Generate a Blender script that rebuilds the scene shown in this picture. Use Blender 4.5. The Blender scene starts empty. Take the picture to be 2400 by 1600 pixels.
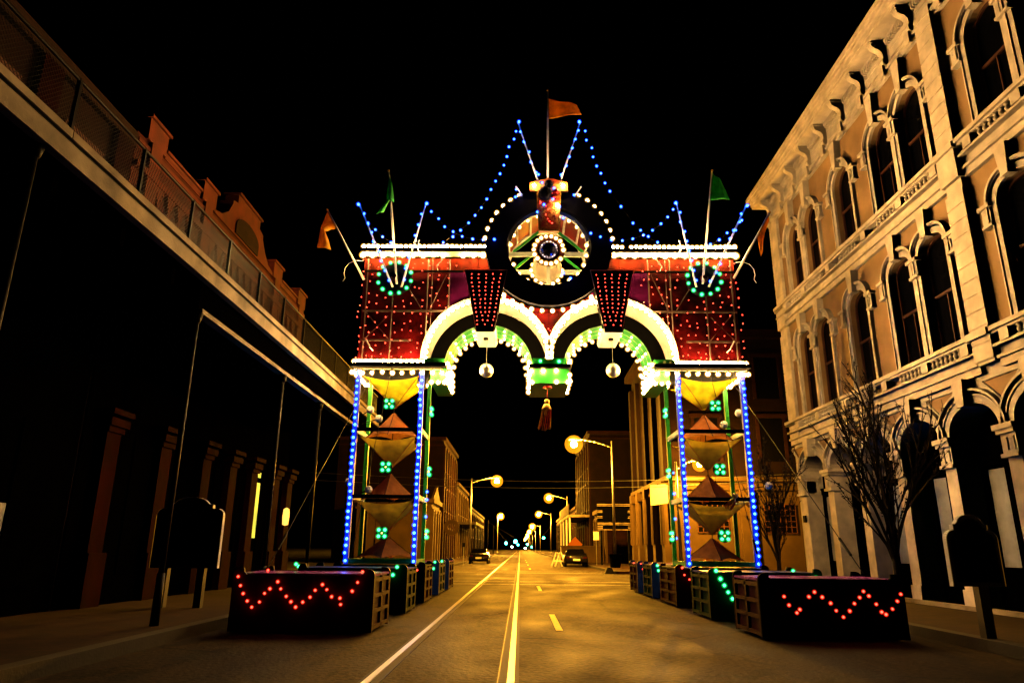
import bpy, bmesh, math, random
from mathutils import Vector, Matrix
random.seed(7)
S = bpy.context.scene
COL = S.collection
PI = math.pi

# ------------------------------------------------------------------ camera
F = 1656.0 / 2400 * 36
CX = Vector((0.99990431, 0.01101024, 0.008375)); CY = Vector((-0.00494336, -0.28105096, 0.95968011)); CZ = Vector((0.01292011, -0.95962968, -0.28096964))
EYE = Vector((0, 0, 1.3))
cd = bpy.data.cameras.new('camera'); cam = bpy.data.objects.new('camera', cd); COL.objects.link(cam)
cd.sensor_width = 36; cd.lens = F; cd.clip_start = 0.05; cd.clip_end = 3000
cam.matrix_world = Matrix(((CX.x, CY.x, CZ.x, EYE.x), (CX.y, CY.y, CZ.y, EYE.y), (CX.z, CY.z, CZ.z, EYE.z), (0, 0, 0, 1)))
S.camera = cam

# ------------------------------------------------------------------ night sky
w = bpy.data.worlds.new('World'); S.world = w; w.use_nodes = True
nt = w.node_tree; nt.nodes.clear()
sky = nt.nodes.new('ShaderNodeTexSky'); sky.sky_type = 'NISHITA'; sky.sun_disc = False
sky.sun_elevation = math.radians(-6); sky.sun_rotation = math.radians(200)
bg = nt.nodes.new('ShaderNodeBackground'); bg.inputs['Strength'].default_value = 0.001
wo = nt.nodes.new('ShaderNodeOutputWorld'); nt.links.new(sky.outputs[0], bg.inputs[0]); nt.links.new(bg.outputs[0], wo.inputs[0])

S.view_settings.view_transform = 'Standard'; S.view_settings.look = 'None'
S.view_settings.exposure = 0.0; S.view_settings.gamma = 1.0; S.view_settings.use_curve_mapping = False
S.render.engine = 'CYCLES'
c = S.cycles
c.use_denoising = True; c.max_bounces = 4; c.diffuse_bounces = 0; c.glossy_bounces = 2; c.transmission_bounces = 3
c.transparent_max_bounces = 8; c.caustics_reflective = False; c.caustics_refractive = False
c.sample_clamp_indirect = 4.0; c.sample_clamp_direct = 0.0; c.use_light_tree = True; c.blur_glossy = 0.3

# strengths of the lamps the photograph shows (radiance)
WARM = 560.0; MINI = 12.0; LED = 9.0; SODIUM = 23000.0

# ------------------------------------------------------------------ helpers
def ray(px, py):
    v = CX * ((px - 1200) / 1656.0) - CY * ((py - 800) / 1656.0) - CZ
    return v
def at(px, py, Y):                       # point of the plane y = Y seen at a photo pixel
    d = ray(px, py); return EYE + d * (Y / d.y)
def atx(px, py, X):
    d = ray(px, py); return EYE + d * (X / d.x)
def atz(px, py, Z):
    d = ray(px, py); return EYE + d * ((Z - 1.3) / d.z)

class MB:
    def __init__(self): self.v = []; self.f = []; self.mi = []; self.m = 0
    def add(self, vs, fs):
        o = len(self.v); self.v += [tuple(p) for p in vs]
        for f in fs: self.f.append([o + i for i in f]); self.mi.append(self.m)
        return self
    def quad(self, a, b, c_, d): return self.add([a, b, c_, d], [(0, 1, 2, 3)])
    def box(self, x0, x1, y0, y1, z0, z1):
        if x0 > x1: x0, x1 = x1, x0
        if y0 > y1: y0, y1 = y1, y0
        if z0 > z1: z0, z1 = z1, z0
        return self.add([(x0, y0, z0), (x1, y0, z0), (x1, y1, z0), (x0, y1, z0), (x0, y0, z1), (x1, y0, z1), (x1, y1, z1), (x0, y1, z1)],
                        [(0, 3, 2, 1), (4, 5, 6, 7), (0, 1, 5, 4), (1, 2, 6, 5), (2, 3, 7, 6), (3, 0, 4, 7)])
    def prism(self, poly, a, b, fn):     # poly of 2-D points, extruded between a and b; fn(u, v, t) -> point
        n = len(poly)
        vs = [fn(u, v, a) for u, v in poly] + [fn(u, v, b) for u, v in poly]
        fs = [tuple(range(n)), tuple(range(2 * n - 1, n - 1, -1))] + [(i, i + n, (i + 1) % n + n, (i + 1) % n) for i in range(n)]
        return self.add(vs, fs)
    def tube(self, p0, p1, r0, r1=None, n=8, cap=True):
        r1 = r0 if r1 is None else r1
        p0 = Vector(p0); p1 = Vector(p1); d = p1 - p0
        if d.length < 1e-6: return self
        d.normalize(); u = d.orthogonal().normalized(); v = d.cross(u)
        vs = []
        for p, r in ((p0, r0), (p1, r1)):
            for i in range(n):
                a = 2 * PI * i / n; vs.append(p + (u * math.cos(a) + v * math.sin(a)) * r)
        fs = [(i, (i + 1) % n, (i + 1) % n + n, i + n) for i in range(n)]
        if cap: fs += [tuple(range(n - 1, -1, -1)), tuple(range(n, 2 * n))]
        return self.add(vs, fs)
    def path(self, pts, r, n=6):
        for a, b in zip(pts, pts[1:]): self.tube(a, b, r, None, n)
        return self
    def bar(self, p0, p1, wdt, dep, up=(0, 1, 0)):     # rectangular bar; dep along 'up', wdt across
        p0 = Vector(p0); p1 = Vector(p1); d = (p1 - p0).normalized(); u = Vector(up); u = (u - d * u.dot(d)).normalized(); s = d.cross(u)
        vs = [p + s * (wdt / 2 * i) + u * (dep / 2 * j) for p in (p0, p1) for i, j in ((-1, -1), (1, -1), (1, 1), (-1, 1))]
        return self.add(vs, [(0, 3, 2, 1), (4, 5, 6, 7), (0, 1, 5, 4), (1, 2, 6, 5), (2, 3, 7, 6), (3, 0, 4, 7)])
    def lathe(self, prof, n=16, c0=(0, 0, 0), axis='z'):
        vs = []; m = len(prof)
        for i in range(n):
            a = 2 * PI * i / n
            for r, h in prof:
                p = (r * math.cos(a), r * math.sin(a), h) if axis == 'z' else (r * math.cos(a), h, r * math.sin(a))
                vs.append((p[0] + c0[0], p[1] + c0[1], p[2] + c0[2]))
        fs = [(i * m + j, ((i + 1) % n) * m + j, ((i + 1) % n) * m + j + 1, i * m + j + 1) for i in range(n) for j in range(m - 1)]
        return self.add(vs, fs)
    def ball(self, c0, r, n=12, k=8):
        return self.lathe([(max(r * math.sin(PI * j / k), 0.0005), -r * math.cos(PI * j / k)) for j in range(k + 1)], n, c0)
    def mesh(self, name, mats, smooth=False, off=(0, 0, 0)):
        me = bpy.data.meshes.new(name)
        me.from_pydata([(x - off[0], y - off[1], z - off[2]) for x, y, z in self.v], [], self.f)
        for m in (mats if isinstance(mats, (list, tuple)) else [mats]): me.materials.append(m)
        if any(self.mi): me.polygons.foreach_set('material_index', self.mi)
        bm = bmesh.new(); bm.from_mesh(me); bmesh.ops.recalc_face_normals(bm, faces=bm.faces); bm.to_mesh(me); bm.free()
        if smooth:
            me.polygons.foreach_set('use_smooth', [True] * len(me.polygons))
        me.update(); return me
    def build(self, name, mats, parent=None, smooth=False, local=False):
        if parent is not None:
            off = (0, 0, 0) if local else wloc(parent)
        else:
            xs = [p[0] for p in self.v]; ys = [p[1] for p in self.v]; zs = [p[2] for p in self.v]
            off = ((min(xs) + max(xs)) / 2, (min(ys) + max(ys)) / 2, min(zs))
        o = bpy.data.objects.new(name, self.mesh(name, mats, smooth, off)); COL.objects.link(o)
        if parent is not None: o.parent = parent
        else: o.location = off
        return o
def wloc(o):
    p = Vector((0, 0, 0))
    while o is not None: p += Vector(o.location); o = o.parent
    return p
def tag(o, label=None, cat=None, group=None, kind=None):
    if label: o['label'] = label
    if cat: o['category'] = cat
    if group: o['group'] = group
    if kind: o['kind'] = kind
    return o
def thing(name, label, cat, loc=(0, 0, 0), group=None, rz=0):
    o = bpy.data.objects.new(name, None); COL.objects.link(o); o.location = loc; o.rotation_euler = (0, 0, rz); o.empty_display_size = 0.2
    return tag(o, label, cat, group)
def inst(name, me, loc, parent, rot=None):               # one more object sharing mesh data
    o = bpy.data.objects.new(name, me); COL.objects.link(o)
    o.parent = parent; o.location = Vector(loc) - (wloc(parent) if parent else Vector((0, 0, 0)))
    if rot: o.rotation_euler = rot
    return o
def struct(o): o['kind'] = 'structure'; return o

# ------------------------------------------------------------------ materials
def mat(name, col, rough=0.6, metal=0.0, var=0.0, scale=4.0, bump=0.0, bscale=30.0, spec=0.22, col2=None, coat=0.0, detail=6):
    m = bpy.data.materials.new(name); m.use_nodes = True; t = m.node_tree; b = t.nodes['Principled BSDF']
    b.inputs['Roughness'].default_value = rough; b.inputs['Metallic'].default_value = metal
    b.inputs['Specular IOR Level'].default_value = spec; b.inputs['Coat Weight'].default_value = coat
    c4 = (*col, 1)
    if var > 0 or col2:
        tc = t.nodes.new('ShaderNodeTexCoord'); n = t.nodes.new('ShaderNodeTexNoise'); n.inputs['Scale'].default_value = scale; n.inputs['Detail'].default_value = detail
        t.links.new(tc.outputs['Object'], n.inputs['Vector'])
        r = t.nodes.new('ShaderNodeValToRGB'); r.color_ramp.elements[0].position = 0.35; r.color_ramp.elements[1].position = 0.68
        if col2: r.color_ramp.elements[0].color = (*col2, 1); r.color_ramp.elements[1].color = c4
        else:
            r.color_ramp.elements[0].color = (*[x * (1 - var) for x in col], 1); r.color_ramp.elements[1].color = (*[min(x * (1 + var * 0.6), 1) for x in col], 1)
        t.links.new(n.outputs[0], r.inputs[0]); t.links.new(r.outputs[0], b.inputs['Base Color'])
        rr = t.nodes.new('ShaderNodeMapRange'); rr.inputs[3].default_value = max(rough - 0.12, 0.03); rr.inputs[4].default_value = min(rough + 0.12, 1)
        t.links.new(n.outputs[0], rr.inputs[0]); t.links.new(rr.outputs[0], b.inputs['Roughness'])
    else: b.inputs['Base Color'].default_value = c4
    if bump > 0:
        tc = t.nodes.new('ShaderNodeTexCoord'); n = t.nodes.new('ShaderNodeTexNoise'); n.inputs['Scale'].default_value = bscale; n.inputs['Detail'].default_value = 5
        t.links.new(tc.outputs['Object'], n.inputs['Vector'])
        bp = t.nodes.new('ShaderNodeBump'); bp.inputs['Strength'].default_value = bump; bp.inputs['Distance'].default_value = 0.02
        t.links.new(n.outputs[0], bp.inputs['Height']); t.links.new(bp.outputs[0], b.inputs['Normal'])
    return m
def emit(name, col, strength):
    m = bpy.data.materials.new(name); m.use_nodes = True; t = m.node_tree; b = t.nodes['Principled BSDF']
    b.inputs['Base Color'].default_value = (*[min(x, 0.8) for x in col], 1); b.inputs['Emission Color'].default_value = (*col, 1); b.inputs['Emission Strength'].default_value = strength
    return m
def cloth(name, col, trans=0.45):
    m = bpy.data.materials.new(name); m.use_nodes = True; t = m.node_tree; b = t.nodes['Principled BSDF']; out = t.nodes['Material Output']
    tc = t.nodes.new('ShaderNodeTexCoord'); n = t.nodes.new('ShaderNodeTexNoise'); n.inputs['Scale'].default_value = 5; n.inputs['Detail'].default_value = 5
    t.links.new(tc.outputs['Object'], n.inputs['Vector'])
    r = t.nodes.new('ShaderNodeValToRGB'); r.color_ramp.elements[0].color = (*[x * 0.6 for x in col], 1); r.color_ramp.elements[1].color = (*col, 1)
    r.color_ramp.elements[0].position = 0.3; r.color_ramp.elements[1].position = 0.65
    t.links.new(n.outputs[0], r.inputs[0]); t.links.new(r.outputs[0], b.inputs['Base Color']); b.inputs['Roughness'].default_value = 0.75
    tr = t.nodes.new('ShaderNodeBsdfTranslucent'); t.links.new(r.outputs[0], tr.inputs[0])
    mx = t.nodes.new('ShaderNodeMixShader'); mx.inputs[0].default_value = trans
    t.links.new(b.outputs[0], mx.inputs[1]); t.links.new(tr.outputs[0], mx.inputs[2]); t.links.new(mx.outputs[0], out.inputs[0])
    return m
def brickmat(name, c1, c2, mortar, scale=1.0, axes='yz', bw=0.22, bh=0.075, rough=0.85):
    m = bpy.data.materials.new(name); m.use_nodes = True; t = m.node_tree; b = t.nodes['Principled BSDF']
    tc = t.nodes.new('ShaderNodeTexCoord'); sp = t.nodes.new('ShaderNodeSeparateXYZ'); cb = t.nodes.new('ShaderNodeCombineXYZ')
    t.links.new(tc.outputs['Object'], sp.inputs[0])
    i = 'xyz'.index(axes[0]); j = 'xyz'.index(axes[1])
    t.links.new(sp.outputs[i], cb.inputs[0]); t.links.new(sp.outputs[j], cb.inputs[1])
    br = t.nodes.new('ShaderNodeTexBrick'); t.links.new(cb.outputs[0], br.inputs['Vector'])
    br.inputs['Color1'].default_value = (*c1, 1); br.inputs['Color2'].default_value = (*c2, 1); br.inputs['Mortar'].default_value = (*mortar, 1)
    br.inputs['Scale'].default_value = 1.0 / scale; br.inputs['Brick Width'].default_value = bw; br.inputs['Row Height'].default_value = bh; br.inputs['Mortar Size'].default_value = 0.006
    n = t.nodes.new('ShaderNodeTexNoise'); n.inputs['Scale'].default_value = 1.3; n.inputs['Detail'].default_value = 6; t.links.new(tc.outputs['Object'], n.inputs['Vector'])
    mr = t.nodes.new('ShaderNodeMapRange'); mr.inputs[1].default_value = 0.3; mr.inputs[2].default_value = 0.7; mr.inputs[3].default_value = 0.55; mr.inputs[4].default_value = 1.15; t.links.new(n.outputs[0], mr.inputs[0])
    mx = t.nodes.new('ShaderNodeMix'); mx.data_type = 'RGBA'; mx.blend_type = 'MULTIPLY'; mx.inputs[0].default_value = 1
    t.links.new(br.outputs[0], mx.inputs[6]); t.links.new(mr.outputs[0], mx.inputs[7]); t.links.new(mx.outputs[2], b.inputs['Base Color'])
    bp = t.nodes.new('ShaderNodeBump'); bp.inputs['Strength'].default_value = 0.6; bp.inputs['Distance'].default_value = 0.01; bp.invert = True
    t.links.new(br.outputs['Fac'], bp.inputs['Height']); t.links.new(bp.outputs[0], b.inputs['Normal']); b.inputs['Roughness'].default_value = rough; b.inputs['Specular IOR Level'].default_value = 0.1
    return m

M = {}
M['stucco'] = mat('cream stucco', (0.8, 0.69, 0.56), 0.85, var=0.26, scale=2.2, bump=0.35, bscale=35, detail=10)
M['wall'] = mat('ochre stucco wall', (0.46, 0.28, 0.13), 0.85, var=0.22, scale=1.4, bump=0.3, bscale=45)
M['glass'] = mat('dark window glass', (0.002, 0.002, 0.003), 0.05, spec=0.03)
M['sash'] = mat('brown sash paint', (0.09, 0.035, 0.02), 0.5, var=0.3)
M['door'] = mat('dark door and shade paint', (0.0006, 0.0005, 0.0005), 0.9, var=0.3, spec=0.0)  # near-black: also carries the shade under the balcony as colour
M['paper'] = mat('pale paper sheet', (0.42, 0.43, 0.41), 0.8, var=0.25, scale=2.5, bump=0.4, bscale=6)
M['roof'] = mat('dark roof metal', (0.03, 0.02, 0.018), 0.7, var=0.3)
M['brick'] = brickmat('red brick', (0.085, 0.013, 0.005), (0.055, 0.008, 0.0035), (0.035, 0.011, 0.007))
M['brick2'] = brickmat('brown brick', (0.02, 0.005, 0.003), (0.013, 0.004, 0.0025), (0.008, 0.005, 0.0035))
M['blackbrick'] = brickmat('near black brick', (0.009, 0.003, 0.002), (0.006, 0.002, 0.0015), (0.006, 0.004, 0.003), axes='xz')  # very dark brick for the houses beyond the crossing
M['paver'] = brickmat('brick pavers', (0.03, 0.011, 0.005), (0.017, 0.006, 0.003), (0.004, 0.003, 0.002), axes='xy', bw=0.24, bh=0.12)
M['redtrim'] = mat('brick red trim', (0.11, 0.017, 0.005), 0.85, var=0.35, scale=2, bump=0.3)
M['maroon'] = mat('maroon paint', (0.014, 0.001, 0.0006), 0.95, var=0.4, scale=2, spec=0.02)
M['concrete'] = mat('weathered concrete', (0.36, 0.29, 0.2), 0.85, var=0.5, scale=1.5, bump=0.3, bscale=25)
M['kerb'] = mat('kerb concrete', (0.03, 0.025, 0.02), 0.85, var=0.3, scale=3, bump=0.3)
M['iron'] = mat('black iron', (0.002, 0.002, 0.002), 0.45, 0.0, var=0.3, spec=0.06)
M['steel'] = mat('worn rail steel', (0.62, 0.57, 0.5), 0.36, 1.0, bump=0.15, bscale=7)
M['galv'] = mat('galvanised steel', (0.3, 0.3, 0.29), 0.45, 0.8, var=0.2)
M['white'] = mat('white paint', (0.75, 0.72, 0.66), 0.5, var=0.1, scale=5)
M['cream'] = mat('cream enamel', (0.7, 0.6, 0.4), 0.45, var=0.12, scale=5)
M['redpanel'] = mat('dark red panel', (0.042, 0.0008, 0.0014), 0.6, var=0.9, scale=2.4, bump=0.2, bscale=12, spec=0.03)
M['redglow'] = mat('red panel with painted glow', (0.09, 0.008, 0.002), 0.6, var=0.7, scale=3.5, spec=0.03)  # glow of the roofline bulbs put into the top row's colour
M['ringred'] = mat('scarlet panel', (0.2, 0.012, 0.008), 0.5, var=0.4, scale=3)
M['crest'] = mat('amber crest panel', (0.6, 0.3, 0.06), 0.5, scale=6, col2=(0.35, 0.05, 0.02))
M['hubball'] = mat('dark mirror tile', (0.12, 0.14, 0.4), 0.18, 1.0)
M['plum'] = mat('plum panel', (0.055, 0.0015, 0.04), 0.6, var=0.5, scale=1.7, spec=0.03)
M['frame'] = mat('grey truss tube', (0.1, 0.07, 0.06), 0.5, 0.3, var=0.25)
M['black'] = mat('black matte paint', (0.0009, 0.0009, 0.001), 0.85, spec=0.02, var=0.4)
M['navy'] = mat('navy black paint', (0.002, 0.0025, 0.008), 0.8, spec=0.06, var=0.4)
M['green'] = mat('green enamel', (0.02, 0.3, 0.035), 0.45, var=0.2, scale=6)
M['beam'] = mat('pale green beam paint', (0.65, 0.74, 0.6), 0.5, var=0.1)
M['blue'] = mat('blue enamel', (0.004, 0.016, 0.13), 0.45, var=0.3, scale=5, spec=0.1)
M['blueleg'] = mat('leg enamel tinted bulb blue', (0.06, 0.12, 0.6), 0.45, var=0.15)  # blue light of the leg bulbs put into the front legs' paint
M['purple'] = mat('purple enamel', (0.3, 0.05, 0.42), 0.25, var=0.25, scale=3)
M['dkred'] = mat('dark red enamel', (0.03, 0.0015, 0.002), 0.5, var=0.4, scale=4, spec=0.08)
M['dkgreen'] = mat('dark green enamel', (0.003, 0.018, 0.006), 0.5, var=0.4, scale=4, spec=0.08)
M['gold'] = mat('gold foil', (0.75, 0.45, 0.08), 0.3, 0.7, var=0.3, scale=20, bump=0.5, bscale=40)
M['redfoil'] = mat('red foil', (0.45, 0.015, 0.02), 0.35, 0.2, var=0.4, scale=15)
M['mirror'] = mat('mirror tile', (0.85, 0.83, 0.78), 0.32, 1.0)
M['pole'] = mat('white pole', (0.88, 0.86, 0.84), 0.4)
M['canvas'] = cloth('yellow canvas', (0.8, 0.74, 0.01), 0.55)
M['canvas3'] = cloth('dimmed yellow canvas', (0.42, 0.31, 0.01), 0.5)  # yellow canvas, the weaker light low in the towers put into its colour
M['canvas2'] = cloth('rust canvas', (0.42, 0.14, 0.015), 0.5)
M['flagorange'] = cloth('orange flag cloth', (0.9, 0.46, 0.04))
M['flaggreen'] = cloth('green flag cloth', (0.02, 0.3, 0.06))
M['bark'] = mat('dark bark', (0.012, 0.007, 0.005), 0.9, var=0.4, scale=15, bump=0.6)
M['leaf'] = mat('withered leaf', (0.008, 0.005, 0.003), 0.8, var=0.4)
M['rubber'] = mat('black rubber', (0.01, 0.01, 0.01), 0.8)
M['carpaint'] = mat('black car paint', (0.004, 0.004, 0.005), 0.25, coat=0.25)
M['plate'] = mat('licence plate', (0.7, 0.7, 0.68), 0.5)
M['yellowpaint'] = mat('worn yellow road paint', (0.65, 0.42, 0.03), 0.7, var=0.45, scale=25)
M['whitepaint'] = mat('worn white road paint', (0.4, 0.38, 0.34), 0.75, var=0.5, scale=12)
M['buff'] = mat('buff plaster', (0.07, 0.042, 0.013), 0.85, var=0.25, scale=1.2, bump=0.3)
M['signgrey'] = mat('dark sign paint', (0.02, 0.02, 0.022), 0.5, var=0.2)
M['signedge'] = mat('pale sign edge', (0.6, 0.6, 0.6), 0.4)
M['orangesign'] = mat('orange sign sheet', (0.6, 0.16, 0.02), 0.5)
# lamps
M['warm'] = emit('warm bulb', (1.0, 0.55, 0.16), WARM)
M['warmdim'] = emit('soft warm bulb', (1.0, 0.6, 0.22), WARM * 0.07)
M['glowtube'] = emit('added blue glow tube', (0.0, 0.02, 1.0), 0.9)  # for a tube added so the front legs glow blue
M['mini'] = emit('red mini bulb', (1.0, 0.045, 0.025), MINI)
M['led'] = emit('blue bulb', (0.03, 0.16, 1.0), LED * 2.2)
M['gled'] = emit('green bulb', (0.05, 1.0, 0.3), LED)
M['aled'] = emit('amber bulb', (1.0, 0.55, 0.1), LED)
M['sodium'] = emit('sodium lamp', (1.0, 0.4, 0.022), SODIUM)
def glow_globe(name, col, strength, alpha):      # shell added round a lamp: passes most light, its glow paints a halo
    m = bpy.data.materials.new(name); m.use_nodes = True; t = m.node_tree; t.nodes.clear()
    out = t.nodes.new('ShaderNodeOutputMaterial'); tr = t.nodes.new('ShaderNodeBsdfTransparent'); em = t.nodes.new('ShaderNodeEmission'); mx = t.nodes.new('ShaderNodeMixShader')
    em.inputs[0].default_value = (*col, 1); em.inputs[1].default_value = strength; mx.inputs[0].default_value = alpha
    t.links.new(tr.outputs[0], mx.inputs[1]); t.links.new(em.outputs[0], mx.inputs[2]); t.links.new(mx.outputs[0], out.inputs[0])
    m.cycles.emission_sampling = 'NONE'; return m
M['gwarm'] = glow_globe('amber bulb halo', (1.0, 0.5, 0.08), 1.8, 0.22)
M['gblue'] = glow_globe('blue bulb halo', (0.005, 0.03, 1.0), 2.2, 0.25)
M['ggreen'] = glow_globe('green bulb halo', (0.005, 0.8, 0.12), 1.6, 0.2)
M['gred'] = glow_globe('red bulb halo', (1.0, 0.02, 0.005), 1.8, 0.2)
M['gsodium'] = glow_globe('amber street lamp halo', (1.0, 0.3, 0.006), 2.6, 0.34)
M['signal'] = emit('green signal lens', (0.05, 1.0, 0.75), 60)
M['farwhite'] = emit('white lamp', (1.0, 0.9, 0.75), 60)
M['limewin'] = emit('lit lime window', (0.45, 0.75, 0.12), 0.5)
M['amberwin'] = emit('lit amber lantern', (1.0, 0.5, 0.08), 2.0)

# asphalt: patches, cracks, tyre polish
def asphalt():
    m = bpy.data.materials.new('asphalt'); m.use_nodes = True; t = m.node_tree; b = t.nodes['Principled BSDF']
    tc = t.nodes.new('ShaderNodeTexCoord')
    def noise(s, d=6, sc=None):
        n = t.nodes.new('ShaderNodeTexNoise'); n.inputs['Scale'].default_value = s; n.inputs['Detail'].default_value = d
        if sc:
            mp = t.nodes.new('ShaderNodeMapping'); mp.inputs['Scale'].default_value = sc; t.links.new(tc.outputs['Object'], mp.inputs[0]); t.links.new(mp.outputs[0], n.inputs['Vector'])
        else: t.links.new(tc.outputs['Object'], n.inputs['Vector'])
        return n
    n1 = noise(0.55, 12, (1.6, 0.7, 1)); n2 = noise(15, 12); n3 = noise(2.2, 8, (1.2, 0.5, 1))
    r = t.nodes.new('ShaderNodeValToRGB'); r.color_ramp.elements[0].position = 0.36; r.color_ramp.elements[1].position = 0.66
    r.color_ramp.elements[0].color = (0.008, 0.005, 0.0027, 1); r.color_ramp.elements[1].color = (0.031, 0.019, 0.009, 1); t.links.new(n1.outputs[0], r.inputs[0])
    r3 = t.nodes.new('ShaderNodeValToRGB'); r3.color_ramp.elements[0].position = 0.38; r3.color_ramp.elements[1].position = 0.5; r3.color_ramp.elements[0].color = (0.3, 0.3, 0.3, 1); t.links.new(n3.outputs[0], r3.inputs[0])
    mx = t.nodes.new('ShaderNodeMix'); mx.data_type = 'RGBA'; mx.blend_type = 'MULTIPLY'; mx.inputs[0].default_value = 0.8; t.links.new(r.outputs[0], mx.inputs[6]); t.links.new(r3.outputs[0], mx.inputs[7])
    mr = t.nodes.new('ShaderNodeMapRange'); mr.inputs[1].default_value = 0.3; mr.inputs[2].default_value = 0.7; mr.inputs[3].default_value = 0.3; mr.inputs[4].default_value = 1.8; t.links.new(n2.outputs[0], mr.inputs[0])
    m2 = t.nodes.new('ShaderNodeMix'); m2.data_type = 'RGBA'; m2.blend_type = 'MULTIPLY'; m2.inputs[0].default_value = 1; t.links.new(mx.outputs[2], m2.inputs[6]); t.links.new(mr.outputs[0], m2.inputs[7])
    vo = t.nodes.new('ShaderNodeTexVoronoi'); vo.feature = 'DISTANCE_TO_EDGE'; vo.inputs['Scale'].default_value = 0.42
    wn_ = noise(1.7, 6); mv = t.nodes.new('ShaderNodeMix'); mv.data_type = 'VECTOR'; mv.inputs[0].default_value = 0.35
    t.links.new(tc.outputs['Object'], mv.inputs[4]); t.links.new(wn_.outputs[1], mv.inputs[5]); t.links.new(mv.outputs[1], vo.inputs['Vector'])
    cr_ = t.nodes.new('ShaderNodeMapRange'); cr_.inputs[1].default_value = 0.004; cr_.inputs[2].default_value = 0.014; cr_.inputs[3].default_value = 0.25; cr_.inputs[4].default_value = 1.0; t.links.new(vo.outputs[0], cr_.inputs[0])
    m5 = t.nodes.new('ShaderNodeMix'); m5.data_type = 'RGBA'; m5.blend_type = 'MULTIPLY'; m5.inputs[0].default_value = 1; t.links.new(m2.outputs[2], m5.inputs[6]); t.links.new(cr_.outputs[0], m5.inputs[7])
    t.links.new(m5.outputs[2], b.inputs['Base Color'])
    b.inputs['Specular IOR Level'].default_value = 0.07
    m4 = t.nodes.new('ShaderNodeMapRange'); m4.inputs[1].default_value = 0.3; m4.inputs[2].default_value = 0.7; m4.inputs[3].default_value = 0.6; m4.inputs[4].default_value = 0.9; t.links.new(n1.outputs[0], m4.inputs[0]); t.links.new(m4.outputs[0], b.inputs['Roughness'])
    bp = t.nodes.new('ShaderNodeBump'); bp.inputs['Strength'].default_value = 0.9; bp.inputs['Distance'].default_value = 0.02; t.links.new(n2.outputs[0], bp.inputs['Height']); t.links.new(bp.outputs[0], b.inputs['Normal'])
    return m
M['asphalt'] = asphalt()
M['ground'] = mat('dark ground', (0.05, 0.045, 0.04), 0.9, var=0.3, scale=0.5)

# ------------------------------------------------------------------ ground, road, pavements
struct(MB().quad((-900, -60, -0.01), (900, -60, -0.01), (900, 1500, -0.01), (-900, 1500, -0.01)).build('ground', M['ground']))
road = struct(MB().quad((-5.0, -12, 0), (6.5, -12, 0), (6.5, 700, 0), (-5.0, 700, 0)).build('road', M['asphalt']))
struct(MB().quad((6.5, 25.6, 0), (60, 25.6, 0), (60, 41, 0), (6.5, 41, 0)).build('cross_street', M['asphalt']))
struct(MB().quad((-60, 27.2, 0), (-5, 27.2, 0), (-5, 43, 0), (-60, 43, 0)).build('cross_street', M['asphalt']))
def pavement(name, x0, x1, y0, y1, kx):
    o = struct(MB().box(x0, x1, y0, y1, -0.02, 0.15).build(name, M['paver']))
    k = MB()
    k.box(kx - 0.11, kx + 0.11, y0, y1, -0.02, 0.158); k.build('kerb', M['kerb'], o)
    return o
pavement('pavement', -8.7, -5.0, -12, 27.2, -5.0)
pavement('pavement', 6.5, 9.6, -12, 25.6, 6.5)
pavement('pavement', 5.3, 9.2, 41, 300, 5.3)
pavement('pavement', -9.2, -5.0, 43, 300, -5.0)
dash = MB().quad((-0.055, -1.5, 0), (0.055, -1.5, 0), (0.055, 1.5, 0), (-0.055, 1.5, 0)).mesh('lane_dash', M['yellowpaint'])
for y in (2.4, 14.1, 25.6, 50, 62, 74, 86): inst('lane_dash', dash, (0.66, y, 0.005), road)
for y0, y1 in ((28.2, 28.35), (30.6, 30.75), (41.6, 41.8), (44, 44.15)):
    MB().quad((-4.2, y0, 0.004), (5.8, y0, 0.004), (5.8, y1, 0.004), (-4.2, y1, 0.004)).build('crossing_line', M['whitepaint'], road)
tr = thing('tram_track', 'pair of polished steel tram rails set flush in the asphalt road', 'tram track', (-0.8, 0, 0))
for x in (-1.54, -0.09):
    s = 1 if x < -1 else -1
    MB().box(x - s * 0.037, x - s * 0.085, -10, 420, -0.02, 0.0045).build('joint_filler', M['rubber'], tr)
    MB().box(x - 0.036, x + 0.036, -10, 420, -0.02, 0.012).build('rail', M['steel'], tr)
    MB().box(x + s * 0.037, x + s * 0.125, -10, 420, -0.02, 0.004).build('flangeway', M['rubber'], tr)
    MB().box(x + s * 0.127, x + s * 0.14, -10, 420, -0.02, 0.009).build('guard_rail', M['iron'], tr)

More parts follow.
